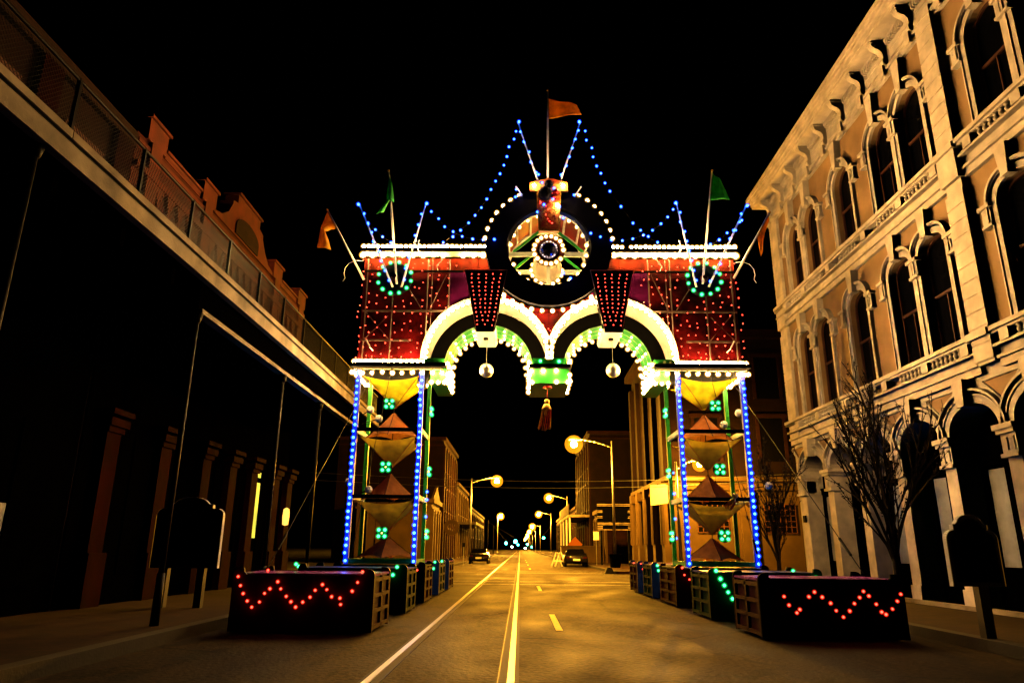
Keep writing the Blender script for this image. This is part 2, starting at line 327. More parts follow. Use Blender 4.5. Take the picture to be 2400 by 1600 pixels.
# ------------------------------------------------------------------ Italianate building on the right
FX = 9.4
def P(s, z, d): return (FX - d, s, z)
def arch_z(o, s):                                   # top of an arched opening at position s
    yc, hw, zb, zs, rise, pw = o
    u = min(abs(s - yc) / hw, 1.0)
    return zs + rise * (1 - u ** pw) ** (1.0 / pw)
def outline(o, off=0.0, n=20, jamb=True, zmin=None):       # (s, z) points from one jamb over the crown to the other, offset outwards
    yc, hw, zb, zs, rise, pw = o
    zb = zb if zmin is None else zmin
    pts = []
    for i in range(n + 1):
        a = PI * i / n
        cs, sn = math.cos(a), math.sin(a)
        pts.append((yc + (hw + off) * (abs(cs) ** (2 / pw)) * (1 if cs >= 0 else -1), zs + (rise + off) * abs(sn) ** (2 / pw)))
    if jamb: pts = [(yc + hw + off, zb)] + pts + [(yc - hw - off, zb)]
    return pts
def band(mb, o, a, b, d0, d1, n=20, jamb=True, zmin=None):     # raised band round an opening
    A = outline(o, a, n, jamb, zmin); B = outline(o, b, n, jamb, zmin)
    for i in range(len(A) - 1):
        mb.quad(P(*A[i], d1), P(*A[i + 1], d1), P(*B[i + 1], d1), P(*B[i], d1))
        mb.quad(P(*B[i], d1), P(*B[i + 1], d1), P(*B[i + 1], d0), P(*B[i], d0))
        mb.quad(P(*A[i], d1), P(*A[i + 1], d1), P(*A[i + 1], d0), P(*A[i], d0))
    for k in (0, -1): mb.quad(P(*A[k], d1), P(*B[k], d1), P(*B[k], d0), P(*A[k], d0))
def wall_open(mb, s0, s1, z0, z1, ops, dep, n=16):
    ops = sorted(ops, key=lambda o: o[0]); cur = s0
    def q(a, b, za0, za1, zb0, zb1): mb.quad(P(a, za0, 0), P(b, zb0, 0), P(b, zb1, 0), P(a, za1, 0))
    for o in ops:
        yc, hw, zb = o[0], o[1], o[2]
        q(cur, yc - hw, z0, z1, z0, z1)
        for i in range(n):
            a = yc - hw + 2 * hw * (0.5 - 0.5 * math.cos(PI * i / n)); b = yc - hw + 2 * hw * (0.5 - 0.5 * math.cos(PI * (i + 1) / n))
            if zb > z0: q(a, b, z0, zb, z0, zb)
            q(a, b, arch_z(o, a), z1, arch_z(o, b), z1)
        ol = outline(o, 0, n)
        for a, b in zip(ol, ol[1:]): mb.quad(P(*a, 0), P(*b, 0), P(*b, -dep), P(*a, -dep))
        mb.quad(P(yc - hw, zb, 0), P(yc + hw, zb, 0), P(yc + hw, zb, -dep), P(yc - hw, zb, -dep))
        cur = yc + hw
    q(cur, s1, z0, z1, z0, z1)
B0, B1 = 5.6, 24.4
rb = thing('italianate_building', 'cream three storey building with rows of arched windows and bracketed cornice', 'building', (FX, 15, 0.15))
GF = [(y, 0.83, 0.17, 3.7, 0.56, 2.0) for y in (22.85, 20.78, 18.72, 16.66, 14.6, 12.5, 10.44, 8.38, 6.6)]
GF[-1] = (6.55, 0.7, 0.17, 3.7, 0.56, 2.0)
YS = (22.45, 21.05, 18.7, 16.4, 15.0, 12.15, 10.75, 8.3)
F2 = [(y, 0.53, 5.55, 7.82, 0.45, 2.5) for y in YS]
F3 = [(y, 0.53, 9.7, 11.6, 0.55, 2.05) for y in YS]
wm = MB(); wall_open(wm, B0, B1, 0.1, 4.9, GF, 0.55); wm.build('ground_floor_wall', M['stucco'], rb)
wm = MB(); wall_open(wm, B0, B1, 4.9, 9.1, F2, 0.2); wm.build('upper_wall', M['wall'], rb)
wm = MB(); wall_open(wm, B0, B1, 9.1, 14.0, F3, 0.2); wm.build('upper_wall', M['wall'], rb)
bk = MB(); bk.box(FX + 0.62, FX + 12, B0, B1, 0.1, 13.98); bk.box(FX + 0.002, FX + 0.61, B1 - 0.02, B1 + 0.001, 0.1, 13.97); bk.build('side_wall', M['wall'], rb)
bk = MB(); bk.box(FX - 0.2, FX + 12.2, B0, B1 + 0.2, 14.42, 15.0); bk.box(FX + 0.3, FX + 0.9, B1 - 0.6, B1 - 0.1, 15.0, 15.5); bk.build('roof', M['roof'], rb)
# windows of the upper storeys
for o in F2 + F3:
    yc, hw, zb, zs, rise, pw = o
    pane = MB(); ol = outline(o, 0, 20)
    pane.add([P(s, z, -0.185) for s, z in ol], [tuple(range(len(ol)))])
    wn = pane.build('window', M['glass'], rb)
    fr = MB(); band(fr, o, -0.06, 0.0, -0.18, -0.13, 20)
    zm = zb + (zs + rise - zb) * 0.5
    fr.box(FX + 0.13, FX + 0.175, yc - hw + 0.07, yc + hw - 0.07, zm - 0.03, zm + 0.03)
    fr.box(FX + 0.14, FX + 0.17, yc - 0.014, yc + 0.014, zb, zm)
    fr.box(FX + 0.125, FX + 0.178, yc - hw, yc + hw, zb, zb + 0.08)
    fr.build('sash_frame', M['sash'], wn)
    sr = MB(); band(sr, o, 0.0, 0.13, 0.0, 0.07, 20); sr.build('window_surround', M['stucco'], rb)
    hd = MB(); band(hd, o, 0.131, 0.185, 0.0, 0.1, 20, zmin=zs - 0.25); band(hd, o, 0.185, 0.24, 0.0, 0.15, 20, zmin=zs - 0.25); hd.build('window_hood', M['stucco'], rb)
    sj = MB(); band(sj, (yc, hw, zb, zs, rise, pw), 0.131, 0.17, 0.0, 0.1, 20); sj.build('jamb_moulding', M['stucco'], rb)
    zk = zs + rise; kz = 8.86 if zk < 9 else 12.96
    ks = MB(); ks.prism([(yc - 0.1, zk - 0.04), (yc + 0.1, zk - 0.04), (yc + 0.17, kz), (yc - 0.17, kz)], 0.0, 0.2, lambda u, v, t: P(u, v, t)); ks.build('keystone', M['stucco'], rb)
# capitals between paired windows and at the jambs
for zz in (7.55, 11.35):
    for y in (23.25, 21.75, 20.25, 19.5, 17.9, 17.2, 15.7, 14.2, 12.95, 11.45, 9.95, 9.1, 7.5):
        hwd = 0.17 if y in (21.75, 15.7, 11.45) else 0.13
        k = MB(); k.box(FX - 0.12, FX, y - hwd, y + hwd, zz, zz + 0.34); k.box(FX - 0.17, FX, y - hwd - 0.04, y + hwd + 0.04, zz + 0.34, zz + 0.42); k.box(FX - 0.15, FX, y - hwd - 0.02, y + hwd + 0.02, zz - 0.06, zz)
        k.box(FX - 0.145, FX - 0.12, y - 0.06, y - 0.03, zz + 0.06, zz + 0.26); k.box(FX - 0.145, FX - 0.12, y - 0.06, y + 0.06, zz + 0.22, zz + 0.26)
        k.build('capital', M['stucco'], rb)
# belts with sills and balusters
balu = MB().lathe([(0.055, 0), (0.055, 0.03), (0.03, 0.05), (0.055, 0.11), (0.03, 0.17), (0.055, 0.19), (0.055, 0.22)], 10).mesh('baluster', M['stucco'])
for zt, zlow in ((5.55, 4.76), (9.7, 8.86)):
    sec = [(13.98, B1), (B0, 13.36)]
    for a, b in sec:
        mb = MB(); mb.box(FX - 0.1, FX, a, b, zlow, zlow + 0.16); mb.box(FX - 0.16, FX, a, b, zlow + 0.16, zlow + 0.22); mb.box(FX - 0.06, FX, a, b, zlow + 0.22, zt - 0.4); mb.build('belt_course', M['stucco'], rb)
        mb = MB(); mb.box(FX - 0.26, FX, a, b, zt - 0.09, zt); mb.box(FX - 0.2, FX, a, b, zt - 0.14, zt - 0.09); mb.box(FX - 0.2, FX, a, b, zt - 0.4, zt - 0.35); mb.build('sill_course', M['stucco'], rb)
    for y in YS:
        for i in range(7): inst('baluster', balu, P(y - 0.5 + i / 6, zt - 0.352, 0.12), rb)
    for y in (23.4, 21.75, 19.85, 17.55, 15.7, 14.2, 12.95, 11.45, 9.55, 7.3):
        hwd = 0.13
        mb = MB(); mb.box(FX - 0.235, FX, y - hwd, y + hwd, zt - 0.36, zt - 0.135); mb.build('sill_block', M['stucco'], rb)
    for y in ():
        mb = MB(); mb.prism([(0, zt - 0.5), (0.22, zt - 0.15), (0.22, zt - 0.08), (0, zt - 0.08)], y - 0.07, y + 0.07, lambda u, v, t: P(t, v, u + 0.055)); mb.build('sill_console', M['stucco'], rb)
# quoins
for a, b, pr in ((23.72, 24.42, 0.1), (13.38, 13.98, 0.2)):
    mb = MB(); mb.box(FX - pr + 0.035, FX + 0.02, a + 0.03, b - 0.03, 4.9, 13.3); mb.build('quoin_pier', M['stucco'], rb)
    z = 4.95
    while z < 13.1:
        skip = 8.86 <= z < 9.68
        if skip: z = 9.72; continue
        h = 0.335; zz = min(z + h, 13.25)
        if zz - z > 0.1:
            q = MB(); q.box(FX - pr - 0.002, FX, a, b, z + 0.03, zz); q.box(FX - pr + 0.012, FX, a + 0.01, b - 0.01, z + 0.012, z + 0.03); q.build('quoin_block', M['stucco'], rb)
        z = zz
        if z < 8.86 < z + 0.33: z = 8.87
    mb = MB(); mb.box(FX - pr - 0.1, FX, a - 0.05, b + 0.05, 9.55, 9.69); mb.box(FX - pr - 0.05, FX, a - 0.02, b + 0.02, 8.88, 9.54); mb.build('pier_band', M['stucco'], rb)
    mb = MB(); mb.box(FX - pr - 0.1, FX, a - 0.05, b + 0.05, 5.42, 5.56); mb.build('pier_band', M['stucco'], rb)
# corner return of the quoins
for k in range(24):
    z = 4.95 + k * 0.335
    if z < 13.0: MB().box(FX + 0.02, FX + 0.6, B1 + 0.002, B1 + 0.06, z + 0.03, z + 0.33).build('quoin_block', M['stucco'], rb)
# cornice
def cor(dz0, dz1, d, name='cornice_moulding', m='stucco', y1=B1 + 0.5): MB().box(FX - d, FX + 0.01, B0, y1, dz0, dz1).build(name, M[m], rb)
cor(12.96, 13.06, 0.1, y1=B1 + 0.12); cor(13.06, 13.14, 0.17, y1=B1 + 0.18); cor(13.14, 13.2, 0.12, y1=B1 + 0.13); cor(13.2, 13.86, 0.05, 'frieze', y1=B1 + 0.06)
cor(13.86, 13.94, 0.13, y1=B1 + 0.15); cor(13.94, 14.02, 0.5, 'soffit'); cor(14.02, 14.16, 0.54); cor(14.16, 14.26, 0.6, y1=B1 + 0.58); cor(14.26, 14.4, 0.66, y1=B1 + 0.64)
brk = MB()
prof = [(0, 13.935), (0.36, 13.935), (0.37, 13.84), (0.34, 13.76), (0.27, 13.71), (0.18, 13.67), (0.12, 13.58), (0.11, 13.45), (0.14, 13.36), (0.12, 13.27), (0.07, 13.23), (0, 13.22)]
brk.prism(prof, -0.085, 0.085, lambda u, v, t: (-u - 0.052, t, v)); brk.box(-0.44, -0.05, -0.11, 0.11, 13.87, 13.934)
brk.ball((-0.12, 0, 13.08), 0.07, 8, 6); brk.box(-0.235, -0.171, -0.1, 0.1, 12.9, 13.2)
brm = brk.mesh('bracket', M['stucco'])
yy = 24.2; bys = []
while yy > B0 + 0.3: bys.append(yy); inst('bracket', brm, (FX, yy, 0), rb); yy -= 1.24
for a, b in zip(bys, bys[1:]):
    mb = MB(); n = 10
    for i in range(n):
        y = b + 0.2 + (a - b - 0.4) * (i + 0.5) / n
        mb.box(FX - 0.15, FX - 0.05, y - 0.028, y + 0.028, 13.72, 13.858)
    mb.box(FX - 0.075, FX - 0.051, b + 0.2, a - 0.2, 13.3, 13.34); mb.box(FX - 0.075, FX - 0.051, b + 0.2, a - 0.2, 13.56, 13.6)
    mb.build('dentil_row', M['stucco'], rb)
# ground floor arcade
for o in GF:
    yc, hw = o[0], o[1]
    hd = MB(); band(hd, o, 0.0, 0.16, 0.0, 0.08, 24, jamb=False); band(hd, o, 0.161, 0.2, 0.0, 0.11, 24, jamb=False)
    A = outline(o, 0.2, 24, False)
    hd.build('arch_moulding', M['stucco'], rb)
    hr = MB(); band(hr, o, 0.26, 0.31, 0.0, 0.16, 24, jamb=False); hr.build('arch_hood', M['stucco'], rb)
    ks = MB(); ks.prism([(yc - 0.12, 4.2), (yc + 0.12, 4.2), (yc + 0.19, 4.755), (yc - 0.19, 4.755)], 0.0, 0.26, lambda u, v, t: P(u, v, t)); ks.build('keystone', M['stucco'], rb)
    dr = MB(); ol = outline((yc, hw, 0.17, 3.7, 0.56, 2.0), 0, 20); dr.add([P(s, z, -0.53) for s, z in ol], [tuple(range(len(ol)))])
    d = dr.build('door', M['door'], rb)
    mb = MB()
    mb.box(FX + 0.44, FX + 0.52, yc - hw, yc + hw, 3.06, 3.24); mb.box(FX + 0.42, FX + 0.45, yc - hw, yc + hw, 3.2, 3.26)
    for k in (-1, 0, 1): mb.box(FX + 0.46, FX + 0.525, yc + k * (hw - 0.07) - 0.065, yc + k * (hw - 0.07) + 0.065, 0.17, 3.06)
    mb.box(FX + 0.46, FX + 0.525, yc - hw, yc + hw, 0.17, 0.95)
    mb.box(FX + 0.47, FX + 0.525, yc - 0.02, yc + 0.02, 3.24, 4.2)
    mb.build('door_frame', M['door'], d)
    for k in (-1, 1):
        if random.random() < 0.14: continue
        a = yc + k * 0.39
        pp = MB(); n = 6
        for i in range(n):
            z0 = 1.02 + (2.98 - 1.02) * i / n; z1 = 1.02 + (2.98 - 1.02) * (i + 1) / n
            e0 = 0.012 * math.sin(i * 1.9 + yc); e1 = 0.012 * math.sin((i + 1) * 1.9 + yc)
            pp.quad((FX + 0.517 + e0 * 0.3, a - 0.27 + e0, z0), (FX + 0.517 + e0 * 0.3, a + 0.27 + e0, z0), (FX + 0.517 + e1 * 0.3, a + 0.27 + e1, z1), (FX + 0.517 + e1 * 0.3, a - 0.27 + e1, z1))
        pp.build('window_paper', M['paper'], d)
for y in (23.95, 21.81, 19.75, 17.69, 15.63, 13.55, 11.47, 9.41, 7.4):
    hwd = 0.216 if y != 23.95 else 0.27
    mb = MB(); mb.box(FX - 0.04, FX + 0.005, y - hwd + 0.02, y + hwd - 0.02, 0.15, 3.05)
    mb.box(FX - 0.08, FX + 0.005, y - hwd, y + hwd, 0.15, 0.55); mb.build('pier', M['stucco'], rb)
    mb = MB(); mb.box(FX - 0.1, FX + 0.3, y - hwd, y + hwd, 3.12, 3.5); mb.box(FX - 0.14, FX + 0.34, y - hwd - 0.03, y + hwd + 0.03, 3.05, 3.12)
    mb.box(FX - 0.16, FX + 0.36, y - hwd - 0.04, y + hwd + 0.04, 3.5, 3.58); mb.box(FX - 0.2, FX + 0.4, y - hwd - 0.08, y + hwd + 0.08, 3.58, 3.68)
    for k in (-1, 1):
        mb.box(FX - 0.125, FX - 0.1, y + k * 0.1 - 0.07, y + k * 0.1 - 0.045, 3.18, 3.42); mb.box(FX - 0.125, FX - 0.1, y + k * 0.1 - 0.07, y + k * 0.1 + 0.05, 3.39, 3.43)
    mb.build('capital', M['stucco'], rb)
    # sunk spandrel triangle framed by a raised moulding
    pts = [(y - 0.62, 4.66), (y + 0.62, 4.66), (y, 4.12)]
    mb = MB()
    for a, b in zip(pts, pts[1:] + pts[:1]): mb.bar(P(*a, 0.025), P(*b, 0.025), 0.05, 0.05, up=(1, 0, 0))
    mb.build('spandrel_moulding', M['stucco'], rb)
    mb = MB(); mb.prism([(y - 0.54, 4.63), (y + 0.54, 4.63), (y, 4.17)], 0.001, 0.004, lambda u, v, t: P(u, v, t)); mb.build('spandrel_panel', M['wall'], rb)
mb = MB(); mb.box(FX - 0.12, FX, B0, B1, 0.15, 0.24); mb.build('door_step', M['concrete'], rb)
mb = MB(); mb.box(FX - 0.02, FX + 0.02, 23.8, 24.0, 2.2, 2.42)
mb = MB(); mb.box(FX - 0.1, FX - 0.045, 23.86, 24.06, 2.2, 2.42); mb.build('meter_box', M['black'], rb)

# ------------------------------------------------------------------ brick building and balcony on the left
LX = -8.5
def Q(s, z, d): return (LX + d, s, z)
lb = thing('brick_building', 'red brick building with stepped parapet behind the balcony', 'building', (LX, 20, 0.15))
mb = MB(); mb.box(LX - 10, LX, 13.6, 26.0, 0.1, 10.1); mb.build('wall', M['brick'], lb)
for a, b, z in ((13.9, 14.73, 10.62), (16.75, 17.55, 10.62), (22.3, 23.15, 10.62), (25.05, 25.93, 10.62)):
    mb = MB(); mb.box(LX - 0.4, LX + 0.08, a, b, 10.1, z); mb.box(LX - 0.45, LX + 0.14, a - 0.05, b + 0.05, z, z + 0.07); mb.build('parapet_block', M['redtrim'], lb)
    mb = MB(); mb.box(LX, LX + 0.1, a + 0.18, b - 0.18, 5.9, 10.1); mb.build('pilaster', M['redtrim'], lb)
mb = MB(); g = [(17.6, 10.1), (17.6, 10.2), (18.0, 10.28), (18.4, 10.55), (18.62, 10.9), (18.62, 11.02), (18.95, 11.1), (18.95, 11.36), (20.75, 11.36), (20.75, 11.1), (21.1, 11.02), (21.1, 10.9), (21.4, 10.55), (21.8, 10.28), (22.25, 10.2), (22.25, 10.1)]
mb.prism(g, -0.35, 0.06, lambda u, v, t: Q(u, v, t)); mb.box(LX - 0.4, LX + 0.13, 18.9, 20.8, 11.36, 11.43); mb.build('gable', M['redtrim'], lb)
mb = MB(); mb.prism([(18.95, 10.15)] + [(19.85 + 0.9 * math.cos(PI - PI * i / 12), 10.45 + 0.35 * math.sin(PI * i / 12)) for i in range(13)] + [(20.75, 10.15)], 0.062, 0.1, lambda u, v, t: Q(u, v, t)); mb.build('gable_arch', M['brick2'], lb)
for a, b in ((14.78, 16.7), (23.2, 25.0)):
    mb = MB(); mb.box(LX - 0.35, LX + 0.03, a, b, 10.1, 10.26); mb.box(LX - 0.4, LX + 0.09, a, b, 10.26, 10.32); mb.build('coping', M['redtrim'], lb)
cm = MB(); cm.prism([(0, 0), (0.34, 0), (0.34, 0.12), (0.26, 0.12), (0.26, 0.26), (0.18, 0.26), (0.18, 0.44), (0.1, 0.44), (0.1, 0.26), (0.05, 0.26), (0.05, 0.12), (0, 0.12)], 0, 0.09, lambda u, v, t: (t, u, -v)); corb = cm.mesh('corbel', M['redtrim'])
for a, b in ((14.55, 16.9), (17.4, 22.4), (23.0, 25.2)):
    y = a
    while y < b - 0.35: inst('corbel', corb, Q(y, 9.25, 0.002), lb); y += 0.52
mb = MB(); mb.box(LX, LX + 0.12, 13.6, 26.02, 9.25, 9.4); mb.box(LX, LX + 0.07, 13.6, 26.02, 9.85, 9.95); mb.build('string_course', M['redtrim'], lb)
for yc in (15.7, 18.6, 21.2, 24.1):
    wn = MB().box(LX + 0.001, LX + 0.02, yc - 0.55, yc + 0.55, 6.3, 8.6).build('window', M['glass'], lb)
    mb = MB(); mb.box(LX, LX + 0.07, yc - 0.68, yc - 0.551, 6.3, 8.6); mb.box(LX, LX + 0.07, yc + 0.551, yc + 0.68, 6.3, 8.6); mb.box(LX, LX + 0.1, yc - 0.72, yc + 0.72, 8.6, 8.78); mb.box(LX + 0.021, LX + 0.05, yc - 0.55, yc + 0.55, 7.42, 7.48); mb.build('window_frame', M['sash'], wn)
# shopfront under the balcony
for yc in (14.3, 16.55, 18.8, 20.6, 22.3, 24.4, 25.8):
    mb = MB(); mb.box(LX, LX + 0.2, yc - 0.25, yc + 0.25, 0.15, 3.55); mb.box(LX, LX + 0.27, yc - 0.31, yc + 0.31, 0.15, 1.15); mb.box(LX, LX + 0.25, yc - 0.29, yc + 0.29, 3.5, 3.62); mb.box(LX, LX + 0.31, yc - 0.35, yc + 0.35, 3.62, 3.78); mb.box(LX, LX + 0.36, yc - 0.4, yc + 0.4, 3.84, 3.95); mb.build('shop_pilaster', M['maroon'], lb)
for a, b in ((14.56, 16.29), (16.81, 18.54), (19.06, 20.34), (20.86, 22.04), (22.56, 24.14)):
    wn = MB().box(LX + 0.001, LX + 0.03, a, b, 0.7, 3.5).build('shop_window', M['door'], lb)
    MB().box(LX + 0.001, LX + 0.09, a, b, 0.15, 0.7).build('stall_riser', M['door'], wn)
    MB().box(LX + 0.031, LX + 0.07, (a + b) / 2 - 0.03, (a + b) / 2 + 0.03, 0.7, 3.5).build('mullion', M['door'], wn)
MB().box(LX + 0.0005, LX + 0.0009, 13.6, 26.0, 0.12, 5.55).build('shade_sheet', M['door'], lb)  # near-black sheet added over the brick for the deep shade under the balcony
p0 = atx(576, 1245, LX + 0.1); p1 = atx(592, 1090, LX + 0.1)
mb = MB(); mb.box(LX + 0.05, LX + 0.1, 22.62, 23.1, 3.42, 3.98 - 0.4); mb.box(LX + 0.05, LX + 0.1, 22.62, 23.1, 1.55, 3.25); mb.build('lit_blind', M['limewin'], lb)
mb = MB(); mb.lathe([(0.01, 2.0), (0.1, 2.03), (0.12, 2.3), (0.1, 2.55), (0.02, 2.6)], 10, (LX + 0.35, 25.2, 0)); mb.build('wall_lantern', M['amberwin'], lb, True)
nb = thing('brick_building', 'dark brown brick building with flat parapet next to the stepped parapet one', 'building', (LX, 7, 0.15))
mb = MB(); mb.box(LX - 10, LX - 0.02, -4, 13.55, 0.1, 9.6); mb.build('wall', M['brick2'], nb)
mb = MB(); mb.box(LX - 0.4, LX + 0.1, -4, 13.5, 9.6, 9.95); mb.build('coping', M['brick2'], nb)
for y in (3.2, 5.7, 8.2, 10.7, 13.1):
    MB().box(LX - 0.02, LX + 0.12, y - 0.28, y + 0.28, 5.9, 9.6).build('pilaster', M['maroon'], nb)
for y in (4.45, 6.95, 9.45, 11.9):
    wn = MB().box(LX - 0.019, LX + 0.01, y - 0.55, y + 0.55, 6.6, 8.7).build('window', M['glass'], nb)
    mb = MB(); mb.box(LX - 0.018, LX + 0.08, y - 0.62, y + 0.62, 6.45, 6.598); mb.box(LX - 0.018, LX + 0.08, y - 0.62, y + 0.62, 8.702, 8.85); mb.box(LX + 0.011, LX + 0.04, y - 0.55, y + 0.55, 7.6, 7.68); mb.build('window_frame', M['sash'], wn)
    wn = MB().box(LX - 0.019, LX + 0.01, y - 0.9, y + 0.9, 0.6, 3.4).build('shop_window', M['door'], nb)
    MB().box(LX + 0.011, LX + 0.05, y - 0.04, y + 0.04, 0.6, 3.4).build('mullion', M['door'], wn)
MB().box(LX - 0.0199, LX - 0.0192, -4, 13.54, 0.12, 5.55).build('shade_sheet', M['door'], nb)  # same added sheet of painted shade on the neighbouring brick
pn = MB(); q0 = atx(15, 1255, LX + 0.03)
pn.box(LX + 0.012, LX + 0.02, 11.15, 11.42, 1.25, 2.0); pn.box(LX + 0.012, LX + 0.02, 11.62, 11.85, 1.4, 1.95); pn.build('paper_notice', M['paper'], nb)

bc = thing('balcony', 'long concrete edged balcony on thin iron columns with mesh railing', 'balcony', (-5.3, 12, 0.15))
mb = MB(); mb.box(-5.42, -5.3, -4, 26.1, 5.6, 5.83); mb.build('fascia_beam', M['concrete'], bc)
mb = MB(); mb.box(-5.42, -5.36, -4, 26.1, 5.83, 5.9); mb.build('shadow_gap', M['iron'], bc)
for k in range(8):
    y0 = -4 + k * 3.76; mb = MB(); mb.box(-5.46, -5.31, y0 + 0.008, y0 + 3.752, 5.9, 6.0); mb.build('edge_coping', M['concrete'], bc)
mb = MB(); mb.box(-8.49, -5.421, -4, 26.1, 5.62, 5.86); mb.build('deck', M['door'], bc)
mb = MB(); mb.box(-5.56, -5.38, 11.25, 26.0, 5.06, 5.14); mb.build('girder', M['concrete'], bc); mb = MB(); mb.box(-5.49, -5.46, 11.25, 26.0, 5.14, 5.59); mb.build('girder_web', M['door'], bc)
mb = MB()
for k in range(20): mb.box(-8.45, -5.6, -3 + k * 1.5, -2.9 + k * 1.5, 5.3, 5.615)
mb.build('joist', M['door'], bc)
for y in (2.6, 6.94, 11.25, 15.72, 18.88, 22.6, 25.7):
    mb = MB(); mb.tube((-5.46, y, 0.15), (-5.46, y, 5.06 if y > 11 else 5.615), 0.045, None, 10); mb.tube((-5.46, y, 0.15), (-5.46, y, 0.9), 0.07, 0.06, 10); zc = 5.06 if y > 11 else 5.615; mb.tube((-5.46, y, zc - 0.16), (-5.46, y, zc), 0.06, 0.1, 10); mb.build('column', M['iron'], bc, True)
MS = 1.555
ms = MB()
n = 24; ww = MS - 0.06; hh = 0.6
for i in range(-9, n):
    for sg in (1, -1):
        a = i * ww / n; y0, y1, z0, z1 = a, a + hh, 0.0, hh
        if y0 < 0: z0 -= y0; y0 = 0
        if y1 > ww: z1 -= y1 - ww; y1 = ww
        if y1 - y0 < 0.02: continue
        if sg < 0: y0, y1 = ww - y0, ww - y1
        ms.bar((0, y0 + 0.03, z0 + 0.06), (0, y1 + 0.03, z1 + 0.06), 0.006, 0.006, up=(1, 0, 0))
msm = ms.mesh('mesh_panel', M['iron'])
k = -8
while True:
    y = 10.42 + k * MS
    if y > 25.9: break
    mb = MB(); mb.box(-5.41, -5.36, y - 0.022, y + 0.022, 6.0, 6.74); mb.build('railing_post', M['iron'], bc)
    if y + MS < 26.2: inst('mesh_panel', msm, (-5.385, y, 6.0), bc)
    k += 1
mb = MB(); mb.tube((-5.385, -2, 6.72), (-5.385, 26, 6.72), 0.022, None, 8); mb.tube((-5.385, -2, 6.05), (-5.385, 26, 6.05), 0.014, None, 6); mb.build('top_rail', M['iron'], bc)

# ------------------------------------------------------------------ the festival arch
XC = 0.745
def mir(x, side): return x if side == 0 else 2 * XC - x
AC = (-0.91, 6.1); AR = 1.63          # left arch centre and radius
RC = (XC, 9.25); RR = 1.73; RI = 1.15   # ring
fa = thing('festival_arch', 'illuminated double arch gateway on two green steel towers spanning the road', 'arch', (XC, 18.8, 0.9))
def lower(x):
    z = 5.95
    for ax in (AC[0], mir(AC[0], 1)):
        if abs(x - ax) < AR: z = max(z, AC[1] + math.sqrt(AR * AR - (x - ax) ** 2))
    return z
def upper(x):
    if abs(x - XC) < RR: return RC[1] - math.sqrt(RR * RR - (x - XC) ** 2)
    return 99
def strip(mb, x0, x1, z0, z1, y, thick=0.03, step=0.04):
    n = max(1, int(round((x1 - x0) / step))); any_ = False
    for i in range(n):
        a = x0 + (x1 - x0) * i / n; b = x0 + (x1 - x0) * (i + 1) / n
        la, lb_, ua, ub = max(z0, lower(a)), max(z0, lower(b)), min(z1, upper(a)), min(z1, upper(b))
        if ua - la < 0.01 or ub - lb_ < 0.01: continue
        any_ = True
        mb.quad((a, y, la), (b, y, lb_), (b, y, ub), (a, y, ua))
        mb.quad((a, y + thick, la), (b, y + thick, lb_), (b, y + thick, ub), (a, y + thick, ua))
        mb.quad((a, y, ua), (b, y, ub), (b, y + thick, ub), (a, y + thick, ua)); mb.quad((a, y, la), (b, y, lb_), (b, y + thick, lb_), (a, y + thick, la))
    return any_
xs = [-4.35, -3.45, -2.56, -1.97, -1.2, -0.4, 0.2, XC]
xs = xs + [mir(x, 1) for x in reversed(xs[:-1])]
zs = [5.95, 6.6, 7.43, 8.58, 9.0]
for i in range(len(xs) - 1):
    for j in range(4):
        mb = MB()
        if strip(mb, xs[i] + 0.008, xs[i + 1] - 0.008, zs[j] + 0.008, zs[j + 1] - 0.008, 18.12 + 0.012 * ((i * 7 + j * 3) % 3)):
            mb.build('red_panel', M['plum'] if (j == 2 and i in (3, 4, 9, 10)) else M['redglow'] if j == 3 else M['redpanel'], fa)
        mb = MB()
        if strip(mb, xs[i] + 0.008, xs[i + 1] - 0.008, zs[j] + 0.008, zs[j + 1] - 0.008, 19.5): mb.build('rear_panel', M['redpanel'], fa)
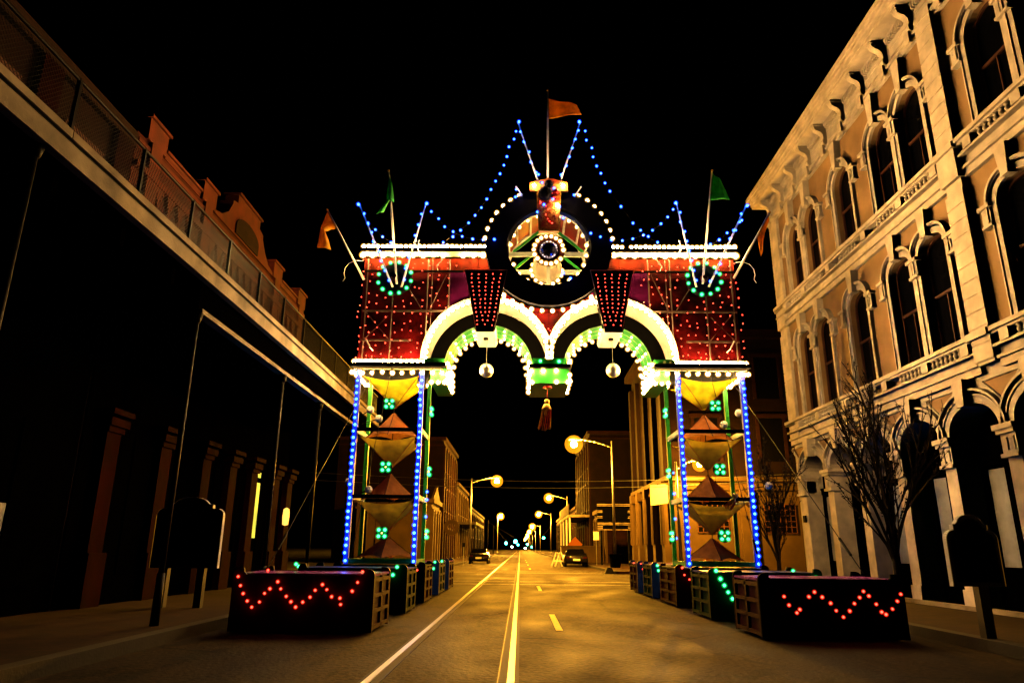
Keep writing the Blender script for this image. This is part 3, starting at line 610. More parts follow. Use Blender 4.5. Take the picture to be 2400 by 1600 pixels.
for s in (0, 1):
    x = mir(-4.34, s)
    mb = MB(); mb.box(x - 0.015, x + 0.015, 18.19, 19.48, 5.97, 8.94); mb.build('end_panel', M['redpanel'], fa)
    # frame tubes in front of the panels
    for xf in (-4.22, -3.5, -2.56, -2.44, -1.97):
        z0 = lower(xf); mb = MB(); mb.tube((mir(xf, s), 18.05, z0 + 0.02), (mir(xf, s), 18.05, 8.93), 0.02 if xf != -2.44 else 0.012, None, 6); mb.build('frame_tube', M['frame'], fa)
    for zf in (6.6, 7.43, 8.58):
        xe = -2.9 if zf < 6.7 else (-2.05 if zf < 7.5 else -1.6)
        mb = MB(); mb.bar((mir(-4.3, s), 18.04, zf), (mir(xe, s), 18.04, zf), 0.045, 0.04); mb.build('frame_rail', M['frame'] if zf < 8 else M['black'], fa)
    for (xa, za), (xb, zb) in (((-4.2, 7.4), (-3.55, 6.65)), ((-4.2, 6.65), (-3.6, 7.3)), ((-2.5, 7.45), (-2.05, 8.5)), ((-3.4, 8.6), (-2.7, 7.5))):
        mb = MB(); mb.tube((mir(xa, s), 18.095, za), (mir(xb, s), 18.095, zb), 0.014, None, 6); mb.build('frame_brace', M['frame'], fa)
    # top rail, fascia
    a, b = sorted((mir(-4.42, s), mir(-0.98, s)))
    mb = MB(); mb.box(a, b, 17.92, 18.1, 9.13, 9.23); mb.build('top_rail', M['black'], fa)
    mb = MB(); mb.box(a + 0.02, b - 0.02, 17.98, 18.06, 9.0, 9.128); mb.build('fascia', M['cream'], fa)
    mb = MB(); mb.box(a + 0.02, b - 0.02, 19.55, 19.62, 9.0, 9.22); mb.build('rear_fascia', M['cream'], fa)
    mb = MB(); mb.box(a, b, 18.1, 19.55, 9.14, 9.2); mb.build('roof_deck', M['black'], fa)
    # ledge over each tower
    a, b = sorted((mir(-4.44, s), mir(-1.95, s)))
    mb = MB(); mb.box(a, b, 17.7, 19.75, 5.8, 5.9); mb.build('ledge', M['black'], fa)
    mb = MB(); mb.box(a + 0.06, b - 0.04, 17.8, 19.7, 5.9, 5.94); mb.build('ledge_top', M['cream'], fa)
    a2, b2 = sorted((mir(-4.38, s), mir(-2.56, s))); mb = MB(); mb.box(a2, b2, 18.06, 18.1, 5.942, 6.08); mb.build('ledge_glow_strip', M['cream'], fa)  # cream strip added to show the ledge bulbs' glow
    mb = MB(); mb.box(a + 0.08, b - 0.08, 17.84, 17.92, 5.755, 5.8); mb.build('ledge_fascia', M['cream'], fa)
    a, b = sorted((mir(-2.36, s), mir(-1.95, s)))
    mb = MB(); mb.box(a, b, 17.9, 19.75, 5.44, 5.8); mb.build('impost', M['green'], fa)
    a, b = sorted((mir(-2.54, s), mir(-2.0, s)))
    mb = MB(); mb.box(a, b, 17.9, 19.0, 5.945, 6.07); mb.build('impost_top', M['green'], fa)
    # niche of the arch: cream reveal, black face, green soffit
    cx = mir(AC[0], s); N = 32
    rv = MB(); bl = MB(); so = MB(); rim = MB(); ribs = [MB() for _ in range(4)]
    for i in range(N):
        a0 = PI * i / N; a1 = PI * (i + 1) / N
        def pt(a, r, y): return (cx + r * math.cos(a), y, AC[1] + r * math.sin(a))
        rv.quad(pt(a0, AR, 18.0), pt(a1, AR, 18.0), pt(a1, AR - 0.01, 18.95), pt(a0, AR - 0.01, 18.95))
        rv.quad(pt(a0, AR + 0.02, 17.96), pt(a1, AR + 0.02, 17.96), pt(a1, AR + 0.02, 18.95), pt(a0, AR + 0.02, 18.95))
        bl.quad(pt(a0, AR - 0.012, 18.95), pt(a1, AR - 0.012, 18.95), pt(a1, 1.23, 18.95), pt(a0, 1.23, 18.95))
        so.quad(pt(a0, 1.23, 18.952), pt(a1, 1.23, 18.952), pt(a1, 1.12, 19.8), pt(a0, 1.12, 19.8))
        so.quad(pt(a0, 1.27, 18.952), pt(a1, 1.27, 18.952), pt(a1, 1.16, 19.8), pt(a0, 1.16, 19.8))
        for r0, r1, y0, y1 in ((AR - 0.004, AR + 0.13, 18.03, 18.1),):  # cream rim band widened to show the rim bulbs' glow
            rim.quad(pt(a0, r0, y0), pt(a1, r0, y0), pt(a1, r1, y0), pt(a0, r1, y0)); rim.quad(pt(a0, r0, y0), pt(a1, r0, y0), pt(a1, r0, y1), pt(a0, r0, y1)); rim.quad(pt(a0, r1, y0), pt(a1, r1, y0), pt(a1, r1, y1), pt(a0, r1, y1))
        for q, (yr, rr) in enumerate(((18.97, 1.215), (19.24, 1.18), (19.52, 1.145), (19.79, 1.105))):
            ribs[q].quad(pt(a0, rr, yr), pt(a1, rr, yr), pt(a1, rr - 0.003, yr + 0.014), pt(a0, rr - 0.003, yr + 0.014))
    rv.build('arch_reveal', M['white'], fa, True); bl.build('arch_face', M['black'], fa); so.build('arch_soffit', M['green'], fa, True); rim.build('arch_rim', M['cream'], fa)
    for rib in ribs: rib.build('soffit_rib', M['cream'], fa, True)
    # keystone: tapering dark light box with pale underside
    xk = mir(-0.965, s) * 0.986
    def K(x, z): return (xk + x, z)
    poly = [K(-0.57, 8.49), K(0.57, 8.49), K(0.225, 6.76), K(-0.225, 6.76)]
    mb = MB(); mb.prism(poly, 17.72, 18.02, lambda u, v, t: (u, t, v)); ko = mb.build('keystone', M['black'], fa)
    mb = MB()
    for (a, b) in ((poly[1], poly[2]), (poly[3], poly[0]), (poly[0], poly[1])): mb.bar((a[0], 17.715, a[1]), (b[0], 17.715, b[1]), 0.016, 0.016)
    mb.build('keystone_trim', M['white'], ko)
    mb = MB(); mb.prism([(xk - 0.235, 6.75), (xk + 0.235, 6.75), (xk + 0.29, 6.86), (xk - 0.29, 6.86)], 17.74, 19.2, lambda u, v, t: (u, t, v)); mb.build('keystone_base', M['white'], ko)
    mb = MB(); mb.lathe([(0.005, 6.7), (0.07, 6.7), (0.07, 6.75)], 12, (xk, 18.3, 0)); mb.build('ceiling_cup', M['iron'], ko)
    # wreath disc
    xw = mir(-3.43, s)
    mb = MB(); mb.lathe([(0.001, 17.86), (0.2, 17.84), (0.42, 17.88), (0.46, 17.93), (0.46, 18.0), (0.001, 18.01)], 28, (xw, 0, 8.31), 'y'); mb.build('boss_disc', M['navy'], fa)
    mb = MB(); mb.tube((xw, 17.7, 8.31), (xw, 17.9, 8.31), 0.06, 0.13, 12); mb.build('boss_hub', M['dkred'], fa)
    # tower
    X0, X1 = mir(-4.24, s), mir(-2.58, s)
    for x in (X0, X1):
        for y in (18.0, 19.5):
            mb = MB(); mb.box(x - 0.05, x + 0.05, y - 0.05, y + 0.05, 0.9, 5.8); mb.build('leg', M['green'] if y > 19 else M['blueleg'], fa)
    a, b = sorted((X0, X1))
    for z in (4.21, 2.52):
        for y in (18.0, 19.5): MB().box(a + 0.05, b - 0.05, y - 0.03, y + 0.03, z - 0.045, z + 0.045).build('crossbar', M['black'], fa)
        for x in (a, b): MB().box(x - 0.03, x + 0.03, 18.05, 19.45, z - 0.06, z + 0.06).build('side_bar', M['beam'], fa)
    for y in (18.0, 19.5): MB().box(a + 0.05, b - 0.05, y - 0.05, y + 0.05, 0.93, 1.03).build('base_bar', M['green'], fa)
    for x in (a, b): MB().box(x - 0.045, x + 0.045, 18.05, 19.45, 0.93, 1.03).build('base_bar', M['green'], fa)
# centre pier
mb = MB(); mb.box(0.24, 1.25, 17.9, 19.7, 5.42, 5.8); mb.build('centre_pier', M['green'], fa)
mb = MB(); mb.box(0.2, 1.29, 17.75, 19.75, 5.8, 5.9); mb.build('ledge', M['black'], fa)
mb = MB(); mb.box(0.3, 1.19, 17.9, 19.0, 5.9, 6.09); mb.build('impost_top', M['green'], fa)
# ring
def annulus(mb, r0, r1, y0, y1, cz=RC[1], a0=0.0, a1=2 * PI, N=64, cx=XC):
    for i in range(N):
        p, q = a0 + (a1 - a0) * i / N, a0 + (a1 - a0) * (i + 1) / N
        f = lambda a, r, y: (cx + r * math.cos(a), y, cz + r * math.sin(a))
        mb.quad(f(p, r0, y0), f(q, r0, y0), f(q, r1, y0), f(p, r1, y0)); mb.quad(f(p, r0, y1), f(q, r0, y1), f(q, r1, y1), f(p, r1, y1))
        mb.quad(f(p, r0, y0), f(q, r0, y0), f(q, r0, y1), f(p, r0, y1)); mb.quad(f(p, r1, y0), f(q, r1, y0), f(q, r1, y1), f(p, r1, y1))
    return mb
annulus(MB(), RI, RR, 17.8, 17.94).build('ring', M['navy'], fa)
annulus(MB(), RI, RR, 19.5, 19.6).build('rear_ring', M['navy'], fa)
annulus(MB(), RI - 0.1, RI - 0.004, 17.95, 18.05, a0=math.radians(12), a1=math.radians(168), N=40).build('ring_lining', M['white'], fa)
annulus(MB(), RI - 0.06, RI - 0.004, 19.3, 19.45, a0=math.radians(5), a1=math.radians(175), N=40).build('ring_lining', M['white'], fa)
for k in range(6):
    a0 = math.radians(14 + k * 25.7); a1 = math.radians(14 + (k + 1) * 25.7 - 2.5)
    annulus(MB(), RI - 0.02, RI - 0.005, 18.06, 19.29, a0=a0, a1=a1, N=6).build('ring_panel', M['ringred'], fa)
for k in range(7):
    a = math.radians(13 + k * 25.7); r = RI - 0.035
    MB().bar((XC + r * math.cos(a), 18.06, RC[1] + r * math.sin(a)), (XC + r * math.cos(a), 19.29, RC[1] + r * math.sin(a)), 0.06, 0.03, up=(math.cos(a), 0, math.sin(a))).build('ring_strut', M['white'], fa)
for y in (18.12, 19.42):
    hw = math.sqrt(1.1 ** 2 - 0.12 ** 2)
    mb = MB(); mb.box(XC - hw, XC + hw, y - 0.02, y + 0.06, 9.06, 9.18); mb.build('ring_beam', M['beam'], fa)
    for sg in (-1, 1):
        mb = MB(); mb.bar((XC + sg * 0.98, y + 0.09, 9.22), (XC + sg * 0.2, y + 0.09, 9.9), 0.07, 0.05); mb.build('ring_brace', M['green'], fa)
    mb = MB(); mb.box(XC - 0.05, XC + 0.05, y + 0.08, y + 0.14, 8.12, 9.07); mb.build('ring_post', M['beam'], fa)
    fr = y < 19
    fr = y < 19
    mb = MB(); annulus(mb, 0.31, 0.44, y - 0.16, y - 0.07, cz=9.17, N=32); mb.build('hub_ring', M['dkred'] if fr else M['cream'], fa)
    if fr: pass
    mb = MB(); mb.lathe([(0.001, y - 0.06), (0.31 if fr else 0.43, y - 0.06), (0.31 if fr else 0.43, y - 0.03), (0.001, y - 0.03)], 28, (XC, 0, 9.17), 'y'); mb.build('hub_disc', M['navy'] if fr else M['cream'], fa)
# crest on top of the ring
mb = MB(); mb.prism([(-0.28, 0), (0.28, 0), (0.33, 0.75), (0.33, 1.22), (0.53, 1.22), (0.53, 1.48), (0.0, 1.62), (-0.53, 1.48), (-0.53, 1.22), (-0.33, 1.22), (-0.33, 0.75)], 17.68, 17.79, lambda u, v, t: (XC + u, t, 9.62 + v)); cr = mb.build('crest', M['crest'], fa)
mb = MB()
for sg in (-1, 1): mb.bar((XC + sg * 0.27, 17.665, 9.64), (XC + sg * 0.33, 17.665, 10.8), 0.03, 0.03)
mb.bar((XC - 0.27, 17.665, 9.66), (XC + 0.27, 17.665, 9.66), 0.03, 0.03); mb.build('crest_trim', M['gold'], cr)
mb = MB()
for i in range(150):                       # curled foil ribbons in the crest
    z = 9.75 + random.random() * 0.95; x = XC + random.uniform(-0.22, 0.22); r = random.uniform(0.015, 0.04); a = random.random() * PI
    ps = [(x + r * math.cos(a + k), 17.64 - 0.02 * random.random(), z + r * math.sin(a + k)) for k in (0, 1.2, 2.4, 3.6)]
    mb.path(ps, 0.008, 4)
mb.build('foil_curl', M['redfoil'], cr)
mb = MB(); mb.ball((XC, 17.6, 11.0), 0.12, 14, 8); mb.ball((XC - 0.1, 17.62, 10.72), 0.2, 14, 8); mb.build('crest_boss', M['navy'], cr, True)
mb = MB(); mb.ball((XC + 0.2, 17.62, 10.78), 0.09, 10, 8); mb.ball((XC + 0.13, 17.6, 10.62), 0.07, 10, 8); mb.build('crest_bead', M['redfoil'], cr, True)

# ------------------------------------------------------------------ bulbs and light strings
def ico(r, sub):
    bm = bmesh.new(); bmesh.ops.create_icosphere(bm, subdivisions=sub, radius=r)
    v = [tuple(x.co) for x in bm.verts]; f = [[q.index for q in p.verts] for p in bm.faces]; bm.free(); return v, f
def bulb_mesh(name, r, m, sub=2, socket=None, shell=None):
    mb = MB(); v, f = ico(r, sub); mb.add(v, f)
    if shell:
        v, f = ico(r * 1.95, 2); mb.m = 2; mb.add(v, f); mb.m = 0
    if socket:
        mb.m = 1; s = Vector(socket); mb.tube(s * (r * 0.75), s * (r * 2.1), r * 0.5, r * 0.55, 8)
    return mb.mesh(name, [M[m], M['iron'], M[shell or 'iron']], True)
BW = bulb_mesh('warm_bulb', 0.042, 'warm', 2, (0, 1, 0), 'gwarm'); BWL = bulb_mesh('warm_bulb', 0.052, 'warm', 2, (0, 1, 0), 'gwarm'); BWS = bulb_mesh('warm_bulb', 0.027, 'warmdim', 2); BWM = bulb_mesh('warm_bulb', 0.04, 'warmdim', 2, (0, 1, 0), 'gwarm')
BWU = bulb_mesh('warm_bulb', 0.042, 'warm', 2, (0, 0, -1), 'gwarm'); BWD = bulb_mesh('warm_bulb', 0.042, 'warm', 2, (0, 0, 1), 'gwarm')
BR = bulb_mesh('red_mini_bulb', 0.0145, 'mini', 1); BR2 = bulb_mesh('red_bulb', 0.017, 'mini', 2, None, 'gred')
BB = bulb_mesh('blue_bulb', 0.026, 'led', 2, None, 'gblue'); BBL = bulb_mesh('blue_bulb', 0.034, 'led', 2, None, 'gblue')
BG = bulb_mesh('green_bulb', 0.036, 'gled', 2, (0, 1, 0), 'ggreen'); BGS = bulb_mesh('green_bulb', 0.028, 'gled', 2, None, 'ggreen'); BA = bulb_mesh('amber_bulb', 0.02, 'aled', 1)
def string(label, pts, me, cat='string lights', group=None, wire=0.006, wm='iron', off=(0, 0, 0), closed=False, jit=0.008):
    pts = [Vector(p) for p in pts]
    t = thing('light_string', label, cat, pts[0], group)
    if wire:
        o = Vector(off); mb = MB(); q = pts + ([pts[0]] if closed else []); mb.path([p + o for p in q], wire, 5); mb.build('cable', M[wm], t)
    for k, p in enumerate(pts):
        if wm == 'glowtube': p = p + Vector((0, -0.045, 0))
        if len(pts) > 12 and k and me in (BW, BWU, BWD, BWL, BWM) and random.random() < 0.04: continue      # a lamp is out
        o = inst('bulb', me, p + Vector((random.uniform(-jit, jit), random.uniform(-0.006, 0.006), random.uniform(-jit, jit))), t); q = random.uniform(0.9, 1.1); o.scale = (q, q, q)
    return t
def line(p0, p1, step):
    p0 = Vector(p0); p1 = Vector(p1); n = max(1, int(round((p1 - p0).length / step))); return [p0.lerp(p1, i / n) for i in range(n + 1)]
SIDE = ('by the balcony', 'by the cream building')
for s in (0, 1):
    sd = SIDE[s]
    X = lambda x: mir(x, s)
    string('tight row of warm bulbs along the arch roofline on the half ' + sd, line((X(-4.36), 17.98, 9.285), (X(-1.02), 17.98, 9.285), 0.13), BWU, off=(0, 0, -0.08))
    string('row of warm bulbs on the cream fascia below the roofline ' + sd, line((X(-4.36), 17.93, 9.0), (X(-1.05), 17.93, 9.0), 0.27), BWL, off=(0, 0.08, 0))
    string('row of warm bulbs on the far side of the arch roof ' + sd, line((X(-4.3), 19.5, 9.3), (X(-1.1), 19.5, 9.3), 0.16), BWU, off=(0, 0, -0.08))
    string('row of warm bulbs standing on the tower ledge ' + sd, line((X(-4.4), 17.98, 6.0), (X(-2.1), 17.98, 6.0), 0.15), BWU, off=(0, 0, -0.055))
    string('row of warm bulbs under the tower ledge ' + sd, line((X(-4.4), 17.86, 5.67), (X(-2.05), 17.86, 5.67), 0.25), BWD, off=(0, 0, 0.075))
    string('row of warm bulbs under the far edge of the tower ledge ' + sd, line((X(-4.35), 19.7, 5.74), (X(-2.1), 19.7, 5.74), 0.3), BWD, off=(0, 0, 0.05))
    string('row of warm bulbs under the outer end of the tower ledge ' + sd, line((X(-4.4), 18.1, 5.72), (X(-4.4), 19.5, 5.72), 0.28), BWD, off=(0, 0, 0.06))
    cx = mir(AC[0], s)
    pts = [(cx + (AR - 0.015) * math.cos(a), 17.94, AC[1] + (AR - 0.015) * math.sin(a)) for a in [PI * i / 33 for i in range(34)]]
    string('semicircle of warm bulbs round the outer rim of the arch ' + sd, pts, BW, off=(0, 0.07, 0))
    for yr, rr, nm in ((19.1, 1.165, 'front'), (19.38, 1.13, 'middle'), (19.66, 1.095, 'rear')):
        pts = [(cx + rr * math.cos(a), yr, AC[1] + rr * math.sin(a)) for a in [PI * (i + 0.5) / 12 for i in range(12)]]
        string(nm + ' arc of bulbs on the green soffit of the arch ' + sd, pts, BWS, wire=0)
    pts = [(cx + 1.06 * math.cos(a), 19.84, AC[1] + 1.06 * math.sin(a)) for a in [PI * i / 15 for i in range(16)]]
    string('arc of bulbs on the far lip of the arch ' + sd, pts, BWM, wire=0)
    pts = [(X(-1.92), y, z) for z in (5.48, 5.62, 5.76, 5.92) for y in (17.86, 18.3, 18.8, 19.3)] + line((X(-2.32), 17.86, 5.42), (X(-1.98), 17.86, 5.42), 0.17)
    string('cluster of warm bulbs on the green impost of the arch ' + sd, pts, BW, wire=0)
    # green wreath
    xw = X(-3.43)
    pts = [(xw + 0.455 * math.cos(a), 17.84, 8.31 + 0.455 * math.sin(a)) for a in [math.radians(18 + 30 * i) for i in range(12)]]
    string('ring of green bulbs round the dark boss on the red wall ' + sd, pts, BG, wire=0.008, off=(0, 0.06, 0), closed=True)
    # keystone red grid
    xk = mir(-0.965, s) * 0.986; pts = []
    for j in range(13):
        z = 8.36 - j * 0.118; hw = (0.57 - (8.49 - z) * 0.2) * 0.74; nn = 5 if j < 10 else 4 if j < 12 else 3
        for i in range(nn): pts.append((xk + hw * (2 * i / (nn - 1) - 1) + random.uniform(-0.012, 0.012), 17.7, z + random.uniform(-0.012, 0.012)))
    string('grid of tiny red bulbs on the dark keystone ' + sd, pts, BR, wire=0)
    # red curtain of minis
    pts = []
    x = -4.36
    while x < -1.0:
        z = 6.05 + random.random() * 0.15
        while z < 8.9:
            px = x + random.uniform(-0.06, 0.06); pz = z + random.uniform(-0.06, 0.06)
            if pz > lower(px) + 0.15 and pz < upper(px) - 0.1 and (px + 3.43) ** 2 + (pz - 8.31) ** 2 > 0.3 and not (-1.75 < px < -0.2 and pz > 6.7):
                pts.append((X(px), 17.98, pz))
            z += random.uniform(0.19, 0.3)
        x += 0.235
    random.shuffle(pts); string('curtain of scattered tiny red bulbs over the red wall ' + sd, pts, BR, wire=0)
    # strands of the curtain
    # leg strips
    for xl, nm in ((-4.24, 'outer'), (-2.58, 'inner')):
        string('strip of blue bulbs up the ' + nm + ' front leg of the tower ' + sd, line((X(xl) + (0.0), 17.885, 1.0), (X(xl), 17.885, 5.62), 0.165), BBL, wire=0.05, wm='glowtube', off=(0, 0.0, 0), jit=0.015)  # the thick cable is the glowing tube added along each leg
    string('sparse blue bulbs on the rear leg of the tower ' + sd, [(X(-2.58) + 0.06, 19.42, z) for z in (1.6, 2.1, 2.55, 2.75, 3.3)], BB, wire=0)
    # blue bulbs on the antenna poles
string('arc of warm bulbs over the top of the dark ring', [(XC + 1.76 * math.cos(a), 17.84, 9.22 + 1.76 * math.sin(a)) for a in [math.radians(8 + 8.9 * i) for i in range(7)]] + [(XC + 1.76 * math.cos(a), 17.84, 9.22 + 1.76 * math.sin(a)) for a in [math.radians(118 + 8.9 * i) for i in range(7)]], BW, wire=0)
string('arc of warm bulbs hugging the bottom of the dark ring', [(XC + 1.86 * math.cos(a), 17.9, 9.25 + 1.86 * math.sin(a)) for a in [math.radians(212 + 8.7 * i) for i in range(14)] if abs(a - math.radians(213)) > 0.01], BW, wire=0)
string('circle of warm bulbs inside the ring opening', [(XC + 1.06 * math.cos(a), 18.08, 9.23 + 1.06 * math.sin(a)) for a in [2 * PI * (i + 0.5) / 22 for i in range(22)]], BWM, wire=0)
string('circle of warm bulbs round the mirror ball hub', [(XC + 0.41 * math.cos(a), 17.92, 9.17 + 0.41 * math.sin(a)) for a in [2 * PI * i / 18 for i in range(18)]], BWM, wire=0)
string('circle of warm bulbs round the rear cream hub disc', [(XC + 0.45 * math.cos(a), 19.4, 9.17 + 0.45 * math.sin(a)) for a in [2 * PI * i / 16 for i in range(16)]], BWM, wire=0)
string('rows of warm bulbs on the green centre pier', [(XC + dx, 17.86, z) for z in (5.44, 5.74) for dx in (-0.47, -0.17, 0.17, 0.47)] + [(XC + sg * 0.53, y, z) for sg in (-1, 1) for z in (5.48, 5.64, 5.97) for y in (17.9, 18.3, 18.8, 19.3)], BW, wire=0)
string('pair of green bulbs on the centre pier top', [(XC - 0.24, 17.86, 6.0), (XC + 0.24, 17.86, 6.0)], BG, wire=0)
string('loose warm and foil lit bulbs on the crest shaft', [(XC - 0.4, 17.62, 10.98), (XC + 0.4, 17.62, 10.98), (XC + 0.22, 17.6, 10.36)], BW, wire=0)
string('tiny red bulbs sprinkled over the crest', [(XC + random.uniform(-0.24, 0.1), 17.6, 9.8 + random.random() * 0.95) for _ in range(18)], BR, wire=0)
string('tiny red bulbs on the red wall between the two arches', [(XC + random.uniform(-0.7, 0.7) * f, 18.1, 6.5 + f * 0.7) for f in [random.random() for _ in range(14)]], BR, wire=0)

cM = lambda x, y, Y=17.6: at(1140 + x / 4.125, 380 + y / 4.125, Y)
string('tiny blue bulbs wound loosely round the crest and ring', [cM(*p) for p in ((505, 120), (540, 200), (650, 255), (605, 330), (640, 360), (555, 410), (705, 432), (490, 478), (745, 540), (290, 265), (325, 312), (278, 338), (845, 315), (77, 745), (745, 1070), (815, 1120))], BB, wire=0)
cA = lambda x, y, Y=17.7: at(800 + x / 2.8, 380 + y / 2.8, Y)
for s in (0, 1):
    for a, b in (((1148, 163), (1186, 216)), ((509, 515), (500, 560)), ((664, 632), (626, 680)), ((165, 1165), (190, 1215))):
        p, q = cA(*a), cA(*b); p.x = mir(p.x, s); q.x = mir(q.x, s)
        mb = MB(); mb.tube(p, q, 0.018, None, 8); mb.ball(p, 0.028, 8, 6); mb.tube(q, (q.x, 18.02, q.z), 0.012, None, 6); mb.build('stub_arm', M['pole'], fa)
    sg_ = -1 if s == 0 else 1                      # loose cable loop at the outer end of the arch
    mb = MB(); x0 = mir(-4.36, s); mb.path([(x0 + sg_ * u, 18.0, 8.85 + v) for u, v in ((0, 0), (0.2, 0.02), (0.38, -0.06), (0.48, -0.2), (0.5, -0.36), (0.46, -0.5), (0.52, -0.6))], 0.006, 5); mb.build('loose_cable', M['pole'], fa)

# ------------------------------------------------------------------ poles, flags, swags
YP = 17.75
def cloth_patch(name, mt, parent, c4, amp=0.05, n=10, k=6.0, sag=0.0):
    a, b, c_, d = [Vector(p) for p in c4]      # hoist top, fly top, fly bottom, hoist bottom
    mb = MB(); vs = []
    for i in range(n + 1):
        for j in range(n + 1):
            u, v = i / n, j / n
            p = a.lerp(b, u).lerp(d.lerp(c_, u), v)
            p = p + Vector((0, amp * math.sin(k * u + 1.5 * v) * u ** 0.6, -sag * math.sin(PI * v) * u + 0.25 * amp * math.sin(9 * v + 3 * u) * u))
            vs.append(p)
    fs = [(i * (n + 1) + j, (i + 1) * (n + 1) + j, (i + 1) * (n + 1) + j + 1, i * (n + 1) + j + 1) for i in range(n) for j in range(n)]
    mb.add(vs, fs); o = mb.build(name, M[mt], parent, True)
    md = o.modifiers.new('s', 'SOLIDIFY'); md.thickness = 0.004; return o
def pole_flag(label, base, top, flags, mt):
    b = at(*base, YP); t = at(*top, YP)
    th = thing('flag', label, 'flag', b)
    mb = MB(); mb.tube(b, t, 0.032, 0.024, 8); mb.build('flag_pole', M['pole'], th, True)
    mb = MB(); mb.ball(t, 0.035, 8, 6); mb.build('finial', M['gold'], th, True)
    for i, fl in enumerate(flags): cloth_patch('flag_cloth', mt, th, [at(*p, YP) for p in fl], 0.06)
    return th
pole_flag('orange pennant flying from the tall white pole on the crest', (1284, 445), (1284, 211), [[(1285, 231), (1352, 247), (1364, 266), (1286, 279)]], 'flagorange')
pole_flag('limp green flag on the pole of the boss by the balcony', (930, 665), (911, 400), [[(912, 410), (919, 430), (923, 472), (904, 470)], [(905, 470), (914, 468), (898, 496), (882, 502)]], 'flaggreen')
pole_flag('green triangular flag on the pole of the boss by the cream building', (1647, 665), (1669, 400), [[(1669, 404), (1690, 425), (1712, 466), (1663, 470)]], 'flaggreen')
pole_flag('orange flag hanging from slanted pole beside the balcony', (853, 655), (767, 492), [[(768, 495), (790, 535), (762, 540), (752, 532)], [(752, 532), (762, 540), (775, 583), (743, 580)]], 'flagorange')
pole_flag('orange flag hanging from slanted pole beside the cream building', (1720, 652), (1804, 498), [[(1803, 503), (1776, 548), (1786, 560), (1802, 520)], [(1774, 552), (1792, 545), (1789, 580), (1784, 602)]], 'flagorange')
def antenna(label, base, top, n):
    b = at(*base, YP); t = at(*top, YP)
    th = thing('antenna_pole', label, 'light pole', b)
    mb = MB(); mb.tube(b, t, 0.028, 0.02, 8); mb.build('pole', M['pole'], th, True)
    for i in range(n):
        p = b.lerp(t, (i + 0.6) / (n - 0.4)); inst('bulb', BBL if i == n - 1 else BB, p + Vector((random.choice((-1, 1)) * 0.03, -0.03, 0)), th)
antenna('crest antenna pole with blue bulbs leaning towards the balcony', (1268, 445), (1214, 287), 7)
antenna('crest antenna pole with blue bulbs leaning towards the cream building', (1306, 445), (1360, 287), 8)
antenna('boss antenna pole with blue bulbs leaning over the balcony', (920, 672), (843, 480), 9)
antenna('boss antenna pole with blue bulbs leaning to the ring from the balcony half', (941, 672), (998, 478), 8)
antenna('boss antenna pole with blue bulbs leaning to the ring from the cream building half', (1632, 672), (1586, 477), 9)
antenna('boss antenna pole with blue bulbs leaning towards the cream building', (1661, 672), (1748, 483), 10)
c3 = lambda x, y: at(700 + x / 3.36, 180 + y / 3.36, YP)
cB = lambda x, y: at(1260 + x / 2.8, 380 + y / 2.8, YP)
string('blue swag falling from the crest antenna towards the balcony half roofline', [c3(*p) for p in ((1712, 430), (1695, 492), (1658, 551), (1638, 631), (1617, 697), (1587, 765), (1550, 824), (1516, 890), (1481, 963), (1437, 1028), (1391, 1090), (1337, 1150), (1277, 1207), (1213, 1258), (1140, 1302), (1060, 1330))], BB, wire=0.004)
string('blue swag sagging from the boss antenna to the ring on the balcony half', [c3(*p) for p in ((1043, 1063), (1105, 1120), (1149, 1180), (1216, 1221), (1290, 1258), (1371, 1278), (1455, 1282), (1541, 1279))], BB, wire=0.004)
string('blue swag from the outermost antenna over the roofline beside the balcony', [c3(*p) for p in ((550, 1158), (603, 1205), (661, 1260), (729, 1305))], BB, wire=0.004)
string('blue swag falling from the crest antenna to the boss antenna by the cream building', [c3(2259, 429), c3(2264, 500), c3(2307, 559), c3(2319, 630), c3(2347, 704)] + [cB(*p) for p in ((387, 27), (417, 72), (444, 137), (474, 190), (547, 291), (627, 400), (674, 446), (728, 487), (755, 446), (809, 404), (853, 362), (889, 310))], BB, wire=0.004)
string('blue swag sagging behind the ring towards the cream building half roofline', [cB(*p) for p in ((350, 467), (414, 491), (484, 511), (557, 514), (627, 502), (693, 477), (788, 525))], BB, wire=0.004)
string('blue swag from the outermost antenna over the roofline beside the cream building', [cB(*p) for p in ((1340, 380), (1302, 447), (1245, 465), (1191, 511), (1133, 540))], BB, wire=0.004)

# mirror balls
def mirror_ball(label, c0, r, top, mt='mirror'):
    th = thing('mirror_ball', label, 'mirror ball', c0)
    mb = MB(); mb.lathe([(max(r * math.sin(PI * j / 14), 0.001), -r * math.cos(PI * j / 14)) for j in range(15)], 22, c0); mb.build('mirror_tiles', M[mt], th)
    if top: mb = MB(); mb.tube((c0[0], c0[1], c0[2] + r), top, 0.008, None, 6); mb.build('rod', M['galv'], th)
mirror_ball('mirror ball hanging in the arch opening on the balcony half', (-0.965 * 0.986 + 0.03, 18.3, 5.85), 0.19, (-0.965 * 0.986 + 0.03, 18.3, 6.7))
mirror_ball('mirror ball hanging in the arch opening on the cream building half', (mir(-0.965, 1) * 0.986 + 0.03, 18.3, 5.87), 0.19, (mir(-0.965, 1) * 0.986 + 0.03, 18.3, 6.7))
mirror_ball('mirror ball mounted in the hub at the middle of the ring', (XC, 17.98, 9.17), 0.27, None, 'hubball')

